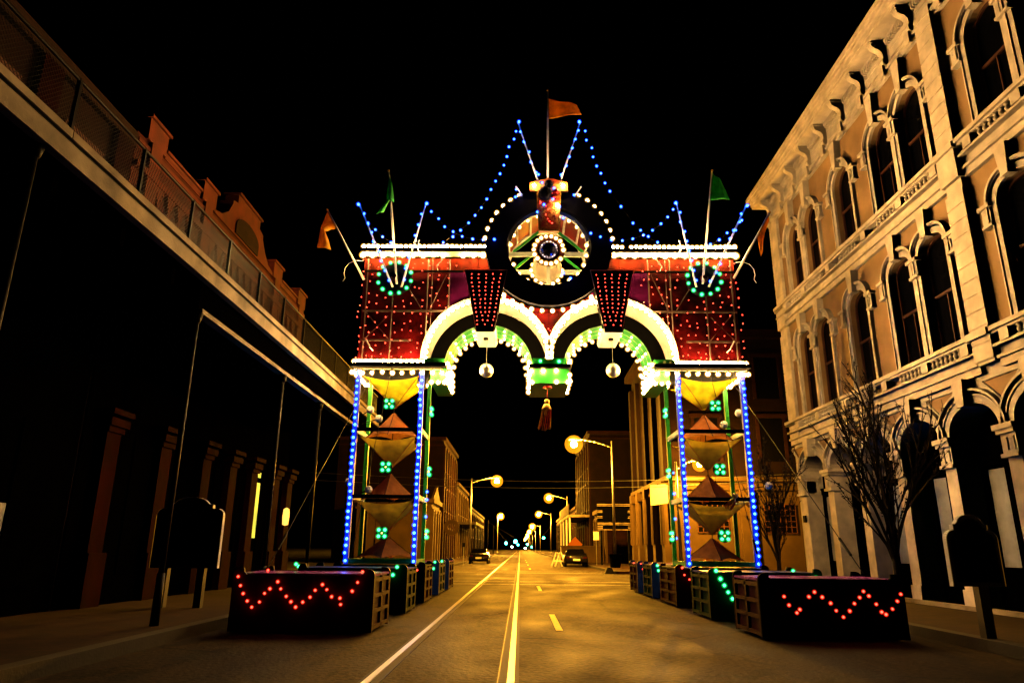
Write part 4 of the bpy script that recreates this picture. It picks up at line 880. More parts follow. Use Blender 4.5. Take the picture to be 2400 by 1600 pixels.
def tassel(label, c0, L, r, ball, tilt=0.0, group=None):
    th = thing('tassel', label, 'tassel', c0)
    mb = MB(); mb.ball((0, 0, -ball), ball, 12, 8); mb.build('tassel_ball', M['gold'], th, True, True)
    mb = MB(); mb.lathe([(0.02, -2 * ball + 0.03), (r * 0.55, -2 * ball), (r, -2 * ball - r * 0.9), (r * 0.8, -2 * ball - r * 1.1)], 14); mb.build('tassel_cap', M['gold'], th, True, True)
    for nm, mt, ph in (('gold_fringe', 'gold', 0), ('red_fringe', 'redfoil', 0.35)):
        mb = MB()
        for i in range(16):
            a = 2 * PI * i / 16 + ph; q = random.uniform(0.75, 1.1); e = random.uniform(0.9, 1.08)
            mb.path([(r * 0.9 * math.cos(a), r * 0.9 * math.sin(a), -2 * ball - r), (r * math.cos(a), r * math.sin(a), -2 * ball - L * 0.5), (r * 1.15 * q * math.cos(a) - 0.03, r * 1.15 * q * math.sin(a), -2 * ball - L * e)], 0.011, 4)
        mb.build(nm, M[mt], th, False, True)
    th.rotation_euler = (0, tilt, 0); return th
tassel('gold and red tassel hanging under the centre pier', (0.68, 18.0, 5.03), 0.62, 0.13, 0.075, 0.06)
mb = MB(); mb.tube((0.68, 18.0, 5.03), (0.69, 18.0, 5.42), 0.006, None, 5); mb.lathe([(0.01, 5.3), (0.12, 5.31), (0.12, 5.34), (0.01, 5.35)], 16, (0.69, 18, 0)); tag(mb.build('tassel_hanger', M['redfoil']), 'red disc and cord that hold the tassel under the centre pier', 'hanger')
tassel('small red and gold tassel leaning on the bar of the tower by the cream building', tuple(at(1726, 1155, 17.9)), 0.3, 0.08, 0.07, 0.5)

# canvas hourglasses in the towers
def pyramid(mb, cx, cy, zb, za, hw, N=8, rot=0.0, seam=None):
    if seam:
        for k in range(4):
            a = rot + PI / 4 + k * PI / 2; pr = None
            for j in range(9):
                t = j / 8; h = (hw * (1 - t) ** 1.12 + 0.03) * 1.414; q = (cx + h * math.cos(a), cy + h * math.sin(a), zb + (za - zb) * t)
                if pr: seam.tube(pr, q, 0.011, None, 4)
                pr = q
    for k in range(4):
        vs = []
        for i in range(N + 1):
            for j in range(N + 1):
                u = i / N * 2 - 1; t = j / N
                inn = 1 - 0.16 * (1 - u * u) * (1 - t); h = hw * (1 - t) ** 1.12 + 0.02
                p = (u * h, -h * inn); a = rot + k * PI / 2
                z = zb + (za - zb) * t; z += (za - zb) * 0.13 * (1 - u * u) * (1 - t)
                vs.append((cx + p[0] * math.cos(a) - p[1] * math.sin(a), cy + p[0] * math.sin(a) + p[1] * math.cos(a), z))
        mb.add(vs, [(i * (N + 1) + j, (i + 1) * (N + 1) + j, (i + 1) * (N + 1) + j + 1, i * (N + 1) + j + 1) for i in range(N) for j in range(N)])
flower = MB(); flower.lathe([(0.001, -0.03), (0.14, -0.03), (0.16, 0.0), (0.001, 0.02)], 20, (0, 0, 0), 'y'); FLM = flower.mesh('rosette_disc', M['dkgreen'])
def rosette(label, c0, rz=0, group='green rosette lamps on the towers'):
    th = thing('rosette_lamp', label, 'lamp', c0, group, rz)
    o = bpy.data.objects.new('rosette_disc', FLM); COL.objects.link(o); o.parent = th
    for sx in (-1, 1):
        for sz in (-1, 1):
            b = bpy.data.objects.new('green_bulb', BG); COL.objects.link(b); b.parent = th; b.location = (sx * 0.075, -0.075, sz * 0.075)
    b = bpy.data.objects.new('amber_bulb', BA); COL.objects.link(b); b.parent = th; b.location = (0, -0.06, 0)
for s in (0, 1):
    cx = mir(-3.41, s); sd = SIDE[s]; cy = 18.75
    for nm, lab, lo, up in (('top', 'bright yellow canvas pyramid hanging under the ledge of the tower ', (5.62, 4.9), None),
                            ('a', 'upper canvas diamond strung in the tower ', (4.04, 3.32), (4.08, 4.76)),
                            ('b', 'lower canvas diamond strung in the tower ', (2.44, 1.7), (2.48, 3.16)),
                            ('base', 'canvas pyramid standing on the base frame of the tower ', None, (1.04, 1.58))):
        th = thing('canvas_pyramid', lab + sd, 'canvas pyramid', (cx, cy, (lo or up)[1] if lo else up[0]))
        if lo: mb = MB(); sm = MB(); pyramid(mb, cx, cy, lo[0], lo[1], 0.7, 8, 0.0, sm); lc_ = mb.build('lower_canvas', M['canvas'] if nm == 'top' else M['canvas3'], th, True); sm.build('seam', M['canvas2'], lc_)
        if up: mb = MB(); sm = MB(); pyramid(mb, cx, cy, up[0], up[1], 0.5 if lo else 0.52, 8, PI / 4, sm); uc_ = mb.build('upper_canvas', M['canvas2'], th, True); sm.build('seam', M['dkred'], uc_)
    for z, nm in ((4.85, 'highest'), (3.24, 'middle'), (1.64, 'lowest')):
        rosette(nm + ' green rosette lamp facing the road on the tower ' + sd, (cx + (0.02 if s == 0 else 0.08), 17.95, z))
        rosette(nm + ' green rosette lamp on the inner side of the tower ' + sd, (mir(-2.5, s), 18.95, z), PI / 2 if s == 0 else -PI / 2)
    mb = MB(); mb.tube((cx, cy, 0.95), (cx, cy, 5.75), 0.012, None, 6); tag(mb.build('centre_cable', M['iron']), 'steel cable that threads the canvas pyramids of the tower ' + sd, 'cable')
    # guy cables with turnbuckles to the ballast boxes
    for (xa, ya, za), (xb, yb, zb), lab in (((-3.35, 17.75, 5.8), (-3.75, 16.2, 0.95), 'inner guy cable from the ledge to the second ballast box '),
                                            ((-3.75, 17.75, 5.75), (-4.3, 12.6, 0.95), 'long guy cable from the ledge to the zigzag lit ballast box '),
                                            ((-3.9, 19.6, 5.75), (-4.3, 21.6, 0.95), 'rear guy cable behind the tower ')):
        A = Vector((mir(xa, s), ya, za)); B_ = Vector((mir(xb, s), yb, zb))
        th = thing('guy_cable', lab + sd, 'cable', B_)
        mb = MB(); mb.tube(A, B_, 0.008, None, 5); mb.build('cable', M['iron'], th)
        p = B_.lerp(A, 0.06); q = B_.lerp(A, 0.12); mb = MB(); mb.tube(p, q, 0.025, None, 6); mb.build('turnbuckle', M['iron'], th)
for i, (x, y, lab) in enumerate(((868, 960, 'outer white ball on the tower leg by the balcony, under the ledge'), (888, 981, 'inner white ball on the tower by the balcony, above the beam'), (818, 1129, 'white ball low on the outer leg of the tower by the balcony'), (864, 1147, 'white ball on the lower bar of the tower by the balcony'),
                       (1697, 995, 'white ball above the bar of the tower by the cream building'), (1732, 968, 'white ball on the outer leg of the tower by the cream building'), (1802, 1138, 'white ball beside the small bare tree by the tower'))):
    p = at(x, y, 18.6); th = thing('ornament_ball', lab, 'ornament', p)
    mb = MB(); mb.ball(p, 0.105, 14, 10); mb.build('ball', M['white'], th, True)
    side = -4.24 if x < 1000 else mir(-4.24, 1)
    mb = MB(); mb.tube(p, (side, 18.75, p.z - 0.1), 0.012, None, 5); mb.build('bracket', M['iron'], th)

# ------------------------------------------------------------------ ballast boxes
def ear_panel(mb, x0, x1, y0, y1, z0, z1, ear=0.1):
    pts = [(x0, z0), (x1, z0), (x1, z1)]
    for i in range(7): a = PI * i / 6 * 0.5; pts.append((x1 - ear + ear * math.cos(a), z1 + ear * math.sin(a)))
    pts += [(x1 - 1.6 * ear, z1 + ear), (x1 - 1.75 * ear, z1 + 0.35 * ear), (x1 - 2.2 * ear, z1)]
    pts += [(x0 + 2.2 * ear, z1), (x0 + 1.75 * ear, z1 + 0.35 * ear), (x0 + 1.6 * ear, z1 + ear)]
    for i in range(7): a = PI * 0.5 + PI * i / 6 * 0.5; pts.append((x0 + ear + ear * math.cos(a), z1 + ear * math.sin(a)))
    pts += [(x0, z1)]
    mb.prism(pts, y0, y1, lambda u, v, t: (u, t, v))
def ballast(label, x0, x1, y0, y1, front, side, lid):
    th = thing('ballast_box', label, 'ballast box', ((x0 + x1) / 2, (y0 + y1) / 2, 0), 'painted ballast boxes along the arch')
    for y in (y0, y1 - 0.05):
        mb = MB(); ear_panel(mb, x0, x1, y, y + 0.05, 0.03, 0.87); mb.build('end_panel', M[front], th)
    for x, sg in ((x0, 1), (x1, -1)):
        a, b = sorted((x + sg * 0.04, x + sg * 0.075))
        mb = MB(); mb.box(a, b, y0 + 0.05, y1 - 0.05, 0.05, 0.86); sp = mb.build('side_panel', M[side], th)
        a, b = sorted((x + sg * 0.002, x + sg * 0.04))
        for z in (0.09, 0.33, 0.56, 0.8): MB().box(a, b, y0 + 0.13, y1 - 0.13, z - 0.028, z + 0.028).build('batten', M[side], sp)
        for y in (y0 + 0.051, (y0 + y1) / 2 - 0.035, y1 - 0.129): MB().box(a, b, y, y + 0.078, 0.05, 0.86).build('stile', M[side], sp)
    mb = MB(); mb.box(x0 + 0.02, x1 - 0.02, y0 + 0.05, y1 - 0.05, 0.862, 0.895); mb.build('lid', M[lid], th)
    return th
LB = [(11.75, 13.2, 'dkred', 'dkred', 'purple'), (15.15, 16.5, 'dkgreen', 'dkgreen', 'blue'), (18.0, 19.55, 'black', 'dkred', 'dkgreen'), (21.1, 22.8, 'blue', 'dkgreen', 'blue'), (24.0, 25.7, 'blue', 'dkred', 'purple')]
RB = [(11.5, 12.9, 'black', 'dkred', 'purple'), (14.5, 16.0, 'dkgreen', 'dkgreen', 'blue'), (17.55, 19.55, 'dkred', 'dkred', 'dkgreen'), (20.7, 22.2, 'blue', 'dkgreen', 'blue'), (23.2, 24.8, 'blue', 'dkred', 'purple')]
names = (['dark red ballast box with purple lid, end of the row beside the tram rails', 'dark green ballast box between two red ones beside the tram rails', 'ballast box with red sides carrying the tower by the balcony', 'blue ended ballast box with green sides behind the tower by the balcony', 'blue ended ballast box with red sides, far end of the row beside the rails'],
         ['black fronted ballast box with red sides and purple lid near the cream building', 'dark green ballast box with a slanting line of green bulbs', 'dark red ballast box carrying the tower by the cream building', 'blue ended ballast box with three green bulbs behind the tower', 'blue ended ballast box with red sides, far end of the row opposite the rails'])
for i, b in enumerate(LB): ballast(names[0][i], -4.55, -2.3, *b)
for i, b in enumerate(RB): ballast(names[1][i], 3.66, 5.87, *b)
c6 = lambda x, y, Y: at(500 + x / 3.92, 1240 + y / 3.92, Y)
c7 = lambda x, y, Y: at(1440 + x / 3.095, 1240 + y / 3.095, Y)
string('zigzag of red bulbs across the dark red ballast box beside the rails', [c6(x, y, 11.72) for x, y in ((230, 430), (247, 515), (271, 590), (312, 658), (349, 713), (425, 665), (467, 590), (522, 543), (587, 480), (623, 547), (670, 609), (711, 660), (758, 709), (820, 667), (886, 618), (940, 553), (998, 508), (1041, 552), (1087, 615), (1160, 630), (1166, 685), (1277, 563), (1322, 486))], BR2, wire=0.004)
string('zigzag of red bulbs across the black ballast box near the cream building', [c7(x, y, 11.47) for x, y in ((1228, 487), (1269, 547), (1320, 602), (1347, 583), (1414, 490), (1452, 455), (1510, 490), (1567, 536), (1610, 585), (1662, 638), (1704, 587), (1745, 535), (1775, 490), (1803, 447), (1847, 479), (1898, 539), (1940, 600), (1968, 612), (2020, 573), (2050, 521), (2076, 465))], BR2, wire=0.004)
string('slanting line of green bulbs on the dark green ballast box', [c7(x, y, 14.46) for x, y in ((740, 302), (770, 357), (796, 406), (826, 457), (855, 503))], BGS, wire=0.004)
string('three green bulbs on the blue ballast box behind the tower', [c7(x, y, 20.66) for x, y in ((310, 262), (322, 300), (346, 333), (360, 369))], BGS, wire=0.004)
string('two red bulbs on the ballast box under the tower by the cream building', [c7(x, y, 17.51) for x, y in ((492, 280), (510, 327), (543, 362))], BR2, wire=0.004)
string('red bulbs on the corners of the far ballast boxes opposite the rails', [c7(x, y, 23.1) for x, y in ((141, 243), (192, 248), (207, 288))], BR2, wire=0.004)
string('green bulbs on the dark green ballast box beside the rails', [c6(x, y, 15.1) for x, y in ((1690, 340), (1652, 413))], BGS, wire=0.004)
string('green bulb standing on the lid edge of the green ballast box', [c6(782, 343, 15.2), c6(760, 318, 15.2)], BGS, wire=0.004)
string('red bulbs on the ballast box under the tower by the balcony', [c6(x, y, 17.95) for x, y in ((1870, 373), (1630, 352), (1560, 370))], BR2, wire=0.004)
string('green bulbs on the blue ballast boxes beside the rails', [c6(x, y, 21.05) for x, y in ((2038, 300), (2022, 357), (2098, 292))], BGS, wire=0.004)
string('red bulb on the lid of the dark red ballast box', [c6(503, 375, 12.4), c6(1368, 388, 11.72)], BR2, wire=0.004)
string('green lamp on the lid of the second ballast box near the cream building', [c7(1297, 300, 15.4), c7(1466, 354, 14.45)], BGS, wire=0.004)
# ------------------------------------------------------------------ scroll topped street signs
def scroll_sign(label, x, y, w2, zb, zt, legs, th_=0.09):
    th = thing('street_sign', label, 'sign', (x, y, 0.15))
    sh = zt - 0.2
    half = [(w2, zb), (w2, sh - 0.14)] + [(w2 - 0.13 + 0.13 * math.cos(a), sh - 0.14 + 0.13 * math.sin(a)) for a in [PI / 2 * i / 6 for i in range(1, 7)]] + [(w2 * 0.66, sh), (w2 * 0.66, sh + 0.07), (w2 * 0.56, sh + 0.07)]
    half += [(w2 * 0.5 * math.cos(a), sh + 0.07 + 0.14 * math.sin(a)) for a in [PI / 2 * i / 6 for i in range(1, 7)]]
    pts = [(x + u, v) for u, v in half] + [(x - u, v) for u, v in reversed(half[:-1])]
    mb = MB(); mb.prism(pts, y - th_ / 2, y + th_ / 2, lambda u, v, t: (u, t, v)); bd = mb.build('sign_board', M['signgrey'], th)
    mb = MB(); mb.prism([(x + (u - x) * 0.86, zb + (v - zb) * 0.88 + 0.06) for u, v in pts], y - th_ / 2 - 0.012, y - th_ / 2, lambda u, v, t: (u, t, v)); mb.build('back_plate', M['black'], bd)
    ed = MB(); n = len(pts)
    for i in range(n):
        a, b = pts[i], pts[(i + 1) % n]
        if a[1] <= zb + 0.001 and b[1] <= zb + 0.001: continue
        cxm = Vector((x, (zb + zt) / 2)); d = Vector((b[0] - a[0], b[1] - a[1])); nn = Vector((d.y, -d.x)); nn = nn.normalized() if nn.length else nn
        e = 0.012
        A = (a[0] + nn.x * e, a[1] + nn.y * e); B_ = (b[0] + nn.x * e, b[1] + nn.y * e)
        ed.quad((A[0], y - th_ / 2, A[1]), (B_[0], y - th_ / 2, B_[1]), (B_[0], y + th_ / 2, B_[1]), (A[0], y + th_ / 2, A[1]))
    ed.build('edge_trim', M['signedge'], bd)
    for lx in legs:
        mb = MB(); mb.box(x + lx - 0.07, x + lx + 0.07, y - 0.07, y + 0.07, 0.15, zb); mb.build('post', M['signgrey'], th)
    return th
scroll_sign('dark scroll topped sign board on two posts on the pavement under the balcony', -6.6, 14.5, 0.66, 0.88, 2.22, (-0.36, 0.36))
scroll_sign('dark scroll topped sign board on one post on the pavement by the arcade', 6.52, 10.7, 0.36, 0.84, 1.82, (0.03,))

# ------------------------------------------------------------------ bare trees
def tree(label, base, H, spread, seed, nlead=5):
    rnd = random.Random(seed); th = thing('bare_tree', label, 'tree', base)
    tk = MB(); br = MB(); lf = MB()
    def grow(p, d, L, r, depth):
        n = 3; q = p
        for i in range(n):
            d2 = (d + Vector((rnd.uniform(-1, 1), rnd.uniform(-1, 1), rnd.uniform(-0.15, 0.55))) * 0.16).normalized()
            q2 = q + d2 * (L / n); ra = r * (1 - 0.25 * i / n); rb_ = r * (1 - 0.25 * (i + 1) / n)
            br.tube(q, q2, ra, rb_, 5 if r > 0.012 else 3, False); q = q2; d = d2
            if depth < 4 and rnd.random() < 0.9:
                a = rnd.random() * 2 * PI; o = Vector((math.cos(a), math.sin(a), 0)); nd = (d * 0.9 + o * (0.3 + 0.25 * rnd.random()) + Vector((0, 0, 0.12))).normalized()
                grow(q, nd, L * rnd.uniform(0.45, 0.7), r * 0.55, depth + 1)
        if depth < 4: grow(q, d, L * 0.62, r * 0.68, depth + 1)
        if depth >= 3:
            for _ in range(5):
                c0 = q - d * rnd.random() * L * 0.8; s = rnd.uniform(0.015, 0.04); a = Vector((rnd.uniform(-1, 1), rnd.uniform(-1, 1), rnd.uniform(-1, 1))).normalized(); b = a.orthogonal().normalized()
                lf.quad(c0 + a * s, c0 + b * s * 0.6, c0 - a * s, c0 - b * s * 0.6)
    b = Vector(base); t = b + Vector((0.03, 0.02, H * 0.2))
    tk.tube(b, b + Vector((0, 0, 0.1)), 0.1, 0.075, 8, False); tk.tube(b + Vector((0, 0, 0.1)), t, 0.075, 0.06, 8, False); tk.build('trunk', M['bark'], th, True)
    grow(t, Vector((0, 0, 1)), H * 0.34, 0.055, 0)
    for i in range(nlead):
        a = 2 * PI * i / nlead + rnd.random(); grow(t - Vector((0, 0, rnd.random() * 0.3)), Vector((math.cos(a) * spread, math.sin(a) * spread, 1)).normalized(), H * rnd.uniform(0.22, 0.3), 0.035, 1)
    br.build('branches', M['bark'], th); lf.build('withered_leaves', M['leaf'], th)
tree('tall bare tree with withered leaves in front of the arcade', (7.35, 14.6, 0.15), 5.4, 0.16, 11, 6)
tree('smaller bare tree on the pavement behind the tower', (7.4, 21.3, 0.15), 4.7, 0.22, 5, 5)

# ------------------------------------------------------------------ street lamps
def street_lamp(label, x, y, H, arm, head_r=0.2, planter=False, zb=0.15):
    th = thing('street_lamp', label, 'street lamp', (x, y, zb), 'cobra head street lamps along the street')
    mb = MB(); mb.tube((x, y, zb), (x, y, zb + 0.5), 0.14, 0.12, 10); mb.tube((x, y, zb + 0.5), (x, y, H), 0.1, 0.06, 10); mb.build('pole', M['galv'], th, True)
    sg = 1 if arm > 0 else -1
    mb = MB(); pts = [(x + arm * t, y, H - 0.45 + 0.55 * math.sin(t * PI / 2)) for t in [i / 8 for i in range(9)]]; mb.path(pts, 0.035, 6); mb.build('arm', M['galv'], th, True)
    hx = x + arm; hz = H + 0.08
    mb = MB(); mb.prism([(hx - sg * 0.25, hz - 0.04), (hx - sg * 0.25, hz + 0.06), (hx + sg * 0.1, hz + 0.16), (hx + sg * 0.42, hz + 0.1), (hx + sg * 0.46, hz - 0.04)], y - 0.16, y + 0.16, lambda u, v, t: (u, t, v)); mb.build('lamp_head', M['galv'], th)
    r = head_r; lc = (hx + sg * 0.12, y, hz - 0.05 - r)
    mb = MB(); mb.ball(lc, r * 0.8, 16, 10); mb.build('lamp_lens', M['sodium'], th, True)
    mb = MB(); mb.ball(lc, r * 2.3, 20, 14); mb.build('lamp_halo', M['gsodium'], th, True)  # glowing shell added as the halo of the lens
    if planter:
        mb = MB(); mb.lathe([(0.2, zb), (0.34, zb + 0.02), (0.42, zb + 0.8), (0.46, zb + 0.86), (0.4, zb + 0.86), (0.38, zb + 0.7), (0.15, zb + 0.7)], 16, (x, y, 0)); mb.build('base_planter', M['black'], th)
street_lamp('street lamp with dark planter round its base at the crossing corner', 6.3, 49, 8.5, -2.5, 0.27, True)
street_lamp('street lamp standing across the road from the planter one', -5.05, 74, 8.2, 2.5, 0.27)
street_lamp('street lamp beyond the parked car', 6.45, 100, 8.3, -2.4, 0.3)
street_lamp('street lamp far down the road past the balcony house', 6.3, 150, 8.4, -2.4, 0.33)
street_lamp('street lamp far down the road beyond the awning shop', -4.9, 158, 8.3, 0.5, 0.36)
street_lamp('street lamp in the side street beside the buff building', 8.6, 39.6, 6.0, 1.2, 0.17)
for i, (x, y) in enumerate(((6.3, 230), (6.3, 300), (6.3, 380), (6.3, 470), (6.3, 560))):
    street_lamp(('first', 'second', 'third', 'fourth', 'last')[i] + ' street lamp of the distant row past the long dark stores', x, y, 8.4, -2.4, 0.5)

# ------------------------------------------------------------------ traffic lights far down the road
def traffic_light(label, p, s, mname='signal'):
    x, y, z = p; th = thing('traffic_light', label, 'traffic light', (x, y, 0), 'traffic lights down the road')
    sx = -6.2 if x < 1 else 7.0
    mb = MB(); mb.tube((sx, y, 0), (sx, y, 6.4), 0.11, 0.08, 8); mb.build('pole', M['iron'], th)
    mb = MB(); mb.tube((sx, y, 6.2), (x, y, z + 0.55), 0.07, 0.05, 8); mb.build('mast_arm', M['iron'], th)
    mb = MB(); mb.box(x - 0.18, x + 0.18, y, y + 0.25, z - 0.25, z + 0.95); mb.build('housing', M['black'], th)
    for k, m in ((0.7, M['black']), (0.35, M['black']), (0, M[mname])):
        mb = MB(); mb.lathe([(0.001, -0.05), (s if m is M[mname] else 0.11, 0.0)], 16, (x, y - 0.02, z + k), 'y'); mb.build('lens', m, th)
traffic_light('large green traffic light hanging over the road', tuple(at(1208, 1268, 140)), 0.32)
traffic_light('small green traffic light over the road on the rails side', tuple(at(1186, 1272, 170)), 0.26)
traffic_light('distant green traffic light on the far side of the road', tuple(at(1274, 1260, 170)), 0.24)
for i, (px, py_) in enumerate(((1214, 1276), (1231, 1284), (1236, 1275), (1200, 1281), (1246, 1281))):
    p = at(px, py_, 260 + 20 * i); th = thing('shop_lamp', ('tiny greenish post lamp beside the large green traffic light', 'tiny white post lamp low over the far end of the road', 'tiny greenish post lamp between the traffic lights at the far end', 'tiny white post lamp under the small green traffic light', 'tiny greenish post lamp under the row of distant street lamps')[i], 'lamp', p, 'tiny lamps at the end of the road')
    mb = MB(); mb.ball(p, 0.3, 8, 6); mb.build('glow_globe', M['farwhite'] if i % 2 else M['signal'], th); mb = MB(); mb.tube((p.x, p.y, 0), p, 0.06, None, 6); mb.build('post', M['iron'], th)

# ------------------------------------------------------------------ parked cars
def car(label, x, y, rz, paint, sc=1.0):
    th = thing('parked_car', label, 'car', (x, y, 0), 'cars parked by the kerb', rz); th.scale = (sc, sc, sc)
    prof = [(-2.25, 0.42, 0.66, 0.78), (-2.2, 0.3, 0.86, 0.86), (-1.6, 0.22, 0.92, 0.9), (-0.9, 0.2, 0.9, 0.91), (0.6, 0.2, 0.88, 0.91), (1.6, 0.22, 0.82, 0.9), (2.15, 0.28, 0.74, 0.84), (2.28, 0.4, 0.6, 0.72)]
    def loft(secs):
        mb = MB(); m = 0; vs = []
        for yy_, zl, zh, hw in secs:
            ring = [(-hw * 0.92, zl), (-hw, zl + 0.1), (-hw, (zl + zh) / 2), (-hw * 0.96, zh - 0.05), (-hw * 0.84, zh), (hw * 0.84, zh), (hw * 0.96, zh - 0.05), (hw, (zl + zh) / 2), (hw, zl + 0.1), (hw * 0.92, zl)]
            m = len(ring); vs += [(u, yy_, v) for u, v in ring]
        fs = [(i * m + j, i * m + (j + 1) % m, (i + 1) * m + (j + 1) % m, (i + 1) * m + j) for i in range(len(secs) - 1) for j in range(m)]
        fs += [tuple(range(m)), tuple(range((len(secs) - 1) * m, len(secs) * m))]
        mb.add(vs, fs); return mb
    loft(prof).build('body', M[paint], th, True, True)
    cab = MB(); cs = [(-1.75, 0.86, 0.72, 0.9), (-1.0, 0.86, 0.62, 1.28), (0.1, 0.86, 0.62, 1.3), (1.05, 0.84, 0.74, 0.86)]
    vs = []
    for yy_, zl, hw, zh in cs: vs += [(-0.82, yy_, zl), (-hw, yy_, zh), (hw, yy_, zh), (0.82, yy_, zl)]
    cab.add(vs, [(i * 4 + j, i * 4 + (j + 1) % 4, i * 4 + 4 + (j + 1) % 4, i * 4 + 4 + j) for i in range(3) for j in range(4)] + [(0, 1, 2, 3), (12, 13, 14, 15)])
    cb = cab.build('cabin_glass', M['glass'], th, False, True)
    mb = MB(); mb.box(-0.6, 0.6, -0.95, 0.08, 1.285, 1.32); mb.build('roof', M[paint], cb, False, True)
    for sx in (-1, 1):
        for wy in (-1.4, 1.4):
            mb = MB(); mb.tube((sx * 0.72, wy, 0.31), (sx * 0.92, wy, 0.31), 0.31, None, 18); wh = mb.build('wheel', M['rubber'], th, False, True)
            mb = MB(); mb.tube((sx * 0.9, wy, 0.31), (sx * 0.925, wy, 0.31), 0.19, None, 14); mb.build('rim', M['galv'], wh, False, True)
        mb = MB(); mb.box(sx * 0.5, sx * 0.78, -2.27, -2.2, 0.62, 0.76); mb.build('tail_light', M['dkred'], th, False, True)
        mb = MB(); mb.box(sx * 0.88, sx * 1.02, 0.65, 0.8, 0.88, 1.0); mb.build('wing_mirror', M[paint], th, False, True)
    mb = MB(); mb.box(-0.26, 0.26, -2.285, -2.255, 0.46, 0.6); mb.build('number_plate', M['plate'], th, False, True)
car('black parked car by the folding barricade', 4.3, 58.5, 0.0, 'carpaint')
car('dark parked car on the rails side of the road beyond the crossing', -3.6, 66, 0.0, 'carpaint', 0.95)

# A-frame barricade
th = thing('folding_barricade', 'white folding barricade with two A shaped frames beside the black car', 'barricade', (3.05, 58, 0))
for dx, dy in ((-0.14, 0.5), (0.12, 0.0)):
    mb = MB()
    for sg in (-1, 1): mb.bar((3.05 + dx + sg * 0.42, 58 + dy, 0.0), (3.05 + dx + sg * 0.05, 58 + dy, 1.05), 0.09, 0.05)
    mb.bar((3.05 + dx - 0.26, 58 + dy - 0.03, 0.4), (3.05 + dx + 0.26, 58 + dy - 0.03, 0.4), 0.08, 0.03); mb.build('a_frame', M['white'], th)
MB().box(3.0, 3.1, 57.9, 58.6, 0.93, 1.0).build('top_rail', M['white'], th)

# ------------------------------------------------------------------ buildings beyond the crossing
def block(name, label, x0, x1, y0, y1, h, wm, facing, floors, bays, trim, cat='building', wy=None):
    th = thing(name, label, cat, ((x0 + x1) / 2, (y0 + y1) / 2, 0.15))
    MB().box(x0, x1, y0, y1, 0.0, h).build('wall', M[wm], th)
    mb = MB(); mb.box(x0 - 0.25, x1 + 0.25, y0 - 0.25, y1 + 0.25, h, h + 0.35); mb.box(x0 - 0.12, x1 + 0.12, y0 - 0.12, y1 + 0.12, h - 0.5, h - 0.35); mb.build('cornice', M[trim], th)
    fx = x0 if facing < 0 else x1; sg = facing
    bw = (y1 - y0) / bays; fh = h / floors
    for f in range(floors):
        for b in range(bays):
            yc = y0 + (b + 0.5) * bw; hw = bw * 0.28; z0 = 0.3 + f * fh + (0.0 if f == 0 else 0.7); z1 = (f + 1) * fh - 0.7
            a, c_ = sorted((fx + sg * 0.004, fx + sg * 0.03)); wn = MB().box(a, c_, yc - hw, yc + hw, z0, z1).build('window', M['glass'], th)
            a, c_ = sorted((fx + sg * 0.004, fx + sg * 0.12)); mb = MB(); mb.box(a, c_, yc - hw - 0.15, yc + hw + 0.15, z1, z1 + 0.2); mb.box(a, c_, yc - hw - 0.12, yc + hw + 0.12, z0 - 0.12, z0); mb.build('window_trim', M[trim], wn)
    for b in range(bays + 1):
        yc = min(max(y0 + b * bw, y0 + 0.25), y1 - 0.25); a, c_ = sorted((fx, fx + sg * 0.2)); MB().box(a, c_, yc - 0.22, yc + 0.22, 0.1, h - 0.5).build('pilaster', M[trim], th)
    return th
# buff building across the side street
bf = thing('corner_building', 'buff corner building with columns and amber lit side wall behind the tower', 'building', (14, 49, 0.15))
MB().box(8.8, 26, 42.6, 55, 0, 14.0).build('wall', M['blackbrick'], bf)
MB().box(8.75, 26.05, 42.45, 55.05, 0.1, 5.2).build('base_storey', M['buff'], bf)
mb = MB(); mb.box(8.45, 26.3, 42.15, 55.3, 5.2, 5.45); mb.box(8.6, 26.2, 42.3, 55.2, 4.7, 4.85); mb.build('belt_course', M['buff'], bf)
for y in (42.9, 45.9, 48.9, 51.9, 54.6):
    mb = MB(); mb.box(8.35, 8.76, y - 0.4, y + 0.4, 0.1, 1.6); mb.tube((8.5, y, 1.6), (8.5, y, 4.6), 0.3, 0.26, 12); mb.box(8.3, 8.76, y - 0.4, y + 0.4, 4.6, 5.19); mb.build('column', M['buff'], bf); MB().box(8.5, 8.8, y - 0.35, y + 0.35, 5.46, 13.2).build('upper_pilaster', M['blackbrick'], bf)
for x in (9.3, 13.2, 17.0, 21.0):
    MB().box(x - 0.4, x + 0.4, 42.2, 42.46, 0.1, 4.7).build('pilaster', M['buff'], bf)
for x in (11.2, 15.1, 19.0):
    wn = MB().box(x - 0.9, x + 0.9, 42.4, 42.448, 2.3, 3.9).build('window', M['glass'], bf)
    mb = MB()
    for k in range(7): mb.box(x - 0.9 + k * 0.3 - 0.02, x - 0.9 + k * 0.3 + 0.02, 42.37, 42.399, 2.3, 3.9)
    for k in range(6): mb.box(x - 0.9, x + 0.9, 42.36, 42.369, 2.3 + k * 0.32 - 0.02, 2.3 + k * 0.32 + 0.02)
    mb.build('window_grille', M['sash'], wn)
    for zz in (6.4, 10.2):
        wn = MB().box(x - 0.7, x + 0.7, 42.55, 42.597, zz, zz + 2.6).build('window', M['glass'], bf)
        mb = MB(); mb.box(x - 0.9, x - 0.701, 42.5, 42.596, zz, zz + 2.6); mb.box(x + 0.701, x + 0.9, 42.5, 42.596, zz, zz + 2.6); mb.box(x - 1.0, x + 1.0, 42.45, 42.596, zz + 2.601, zz + 2.85); mb.build('window_surround', M['brick2'], wn)
MB().box(8.3, 26.3, 42.1, 55.4, 14.0, 14.5).build('cornice', M['brick2'], bf)
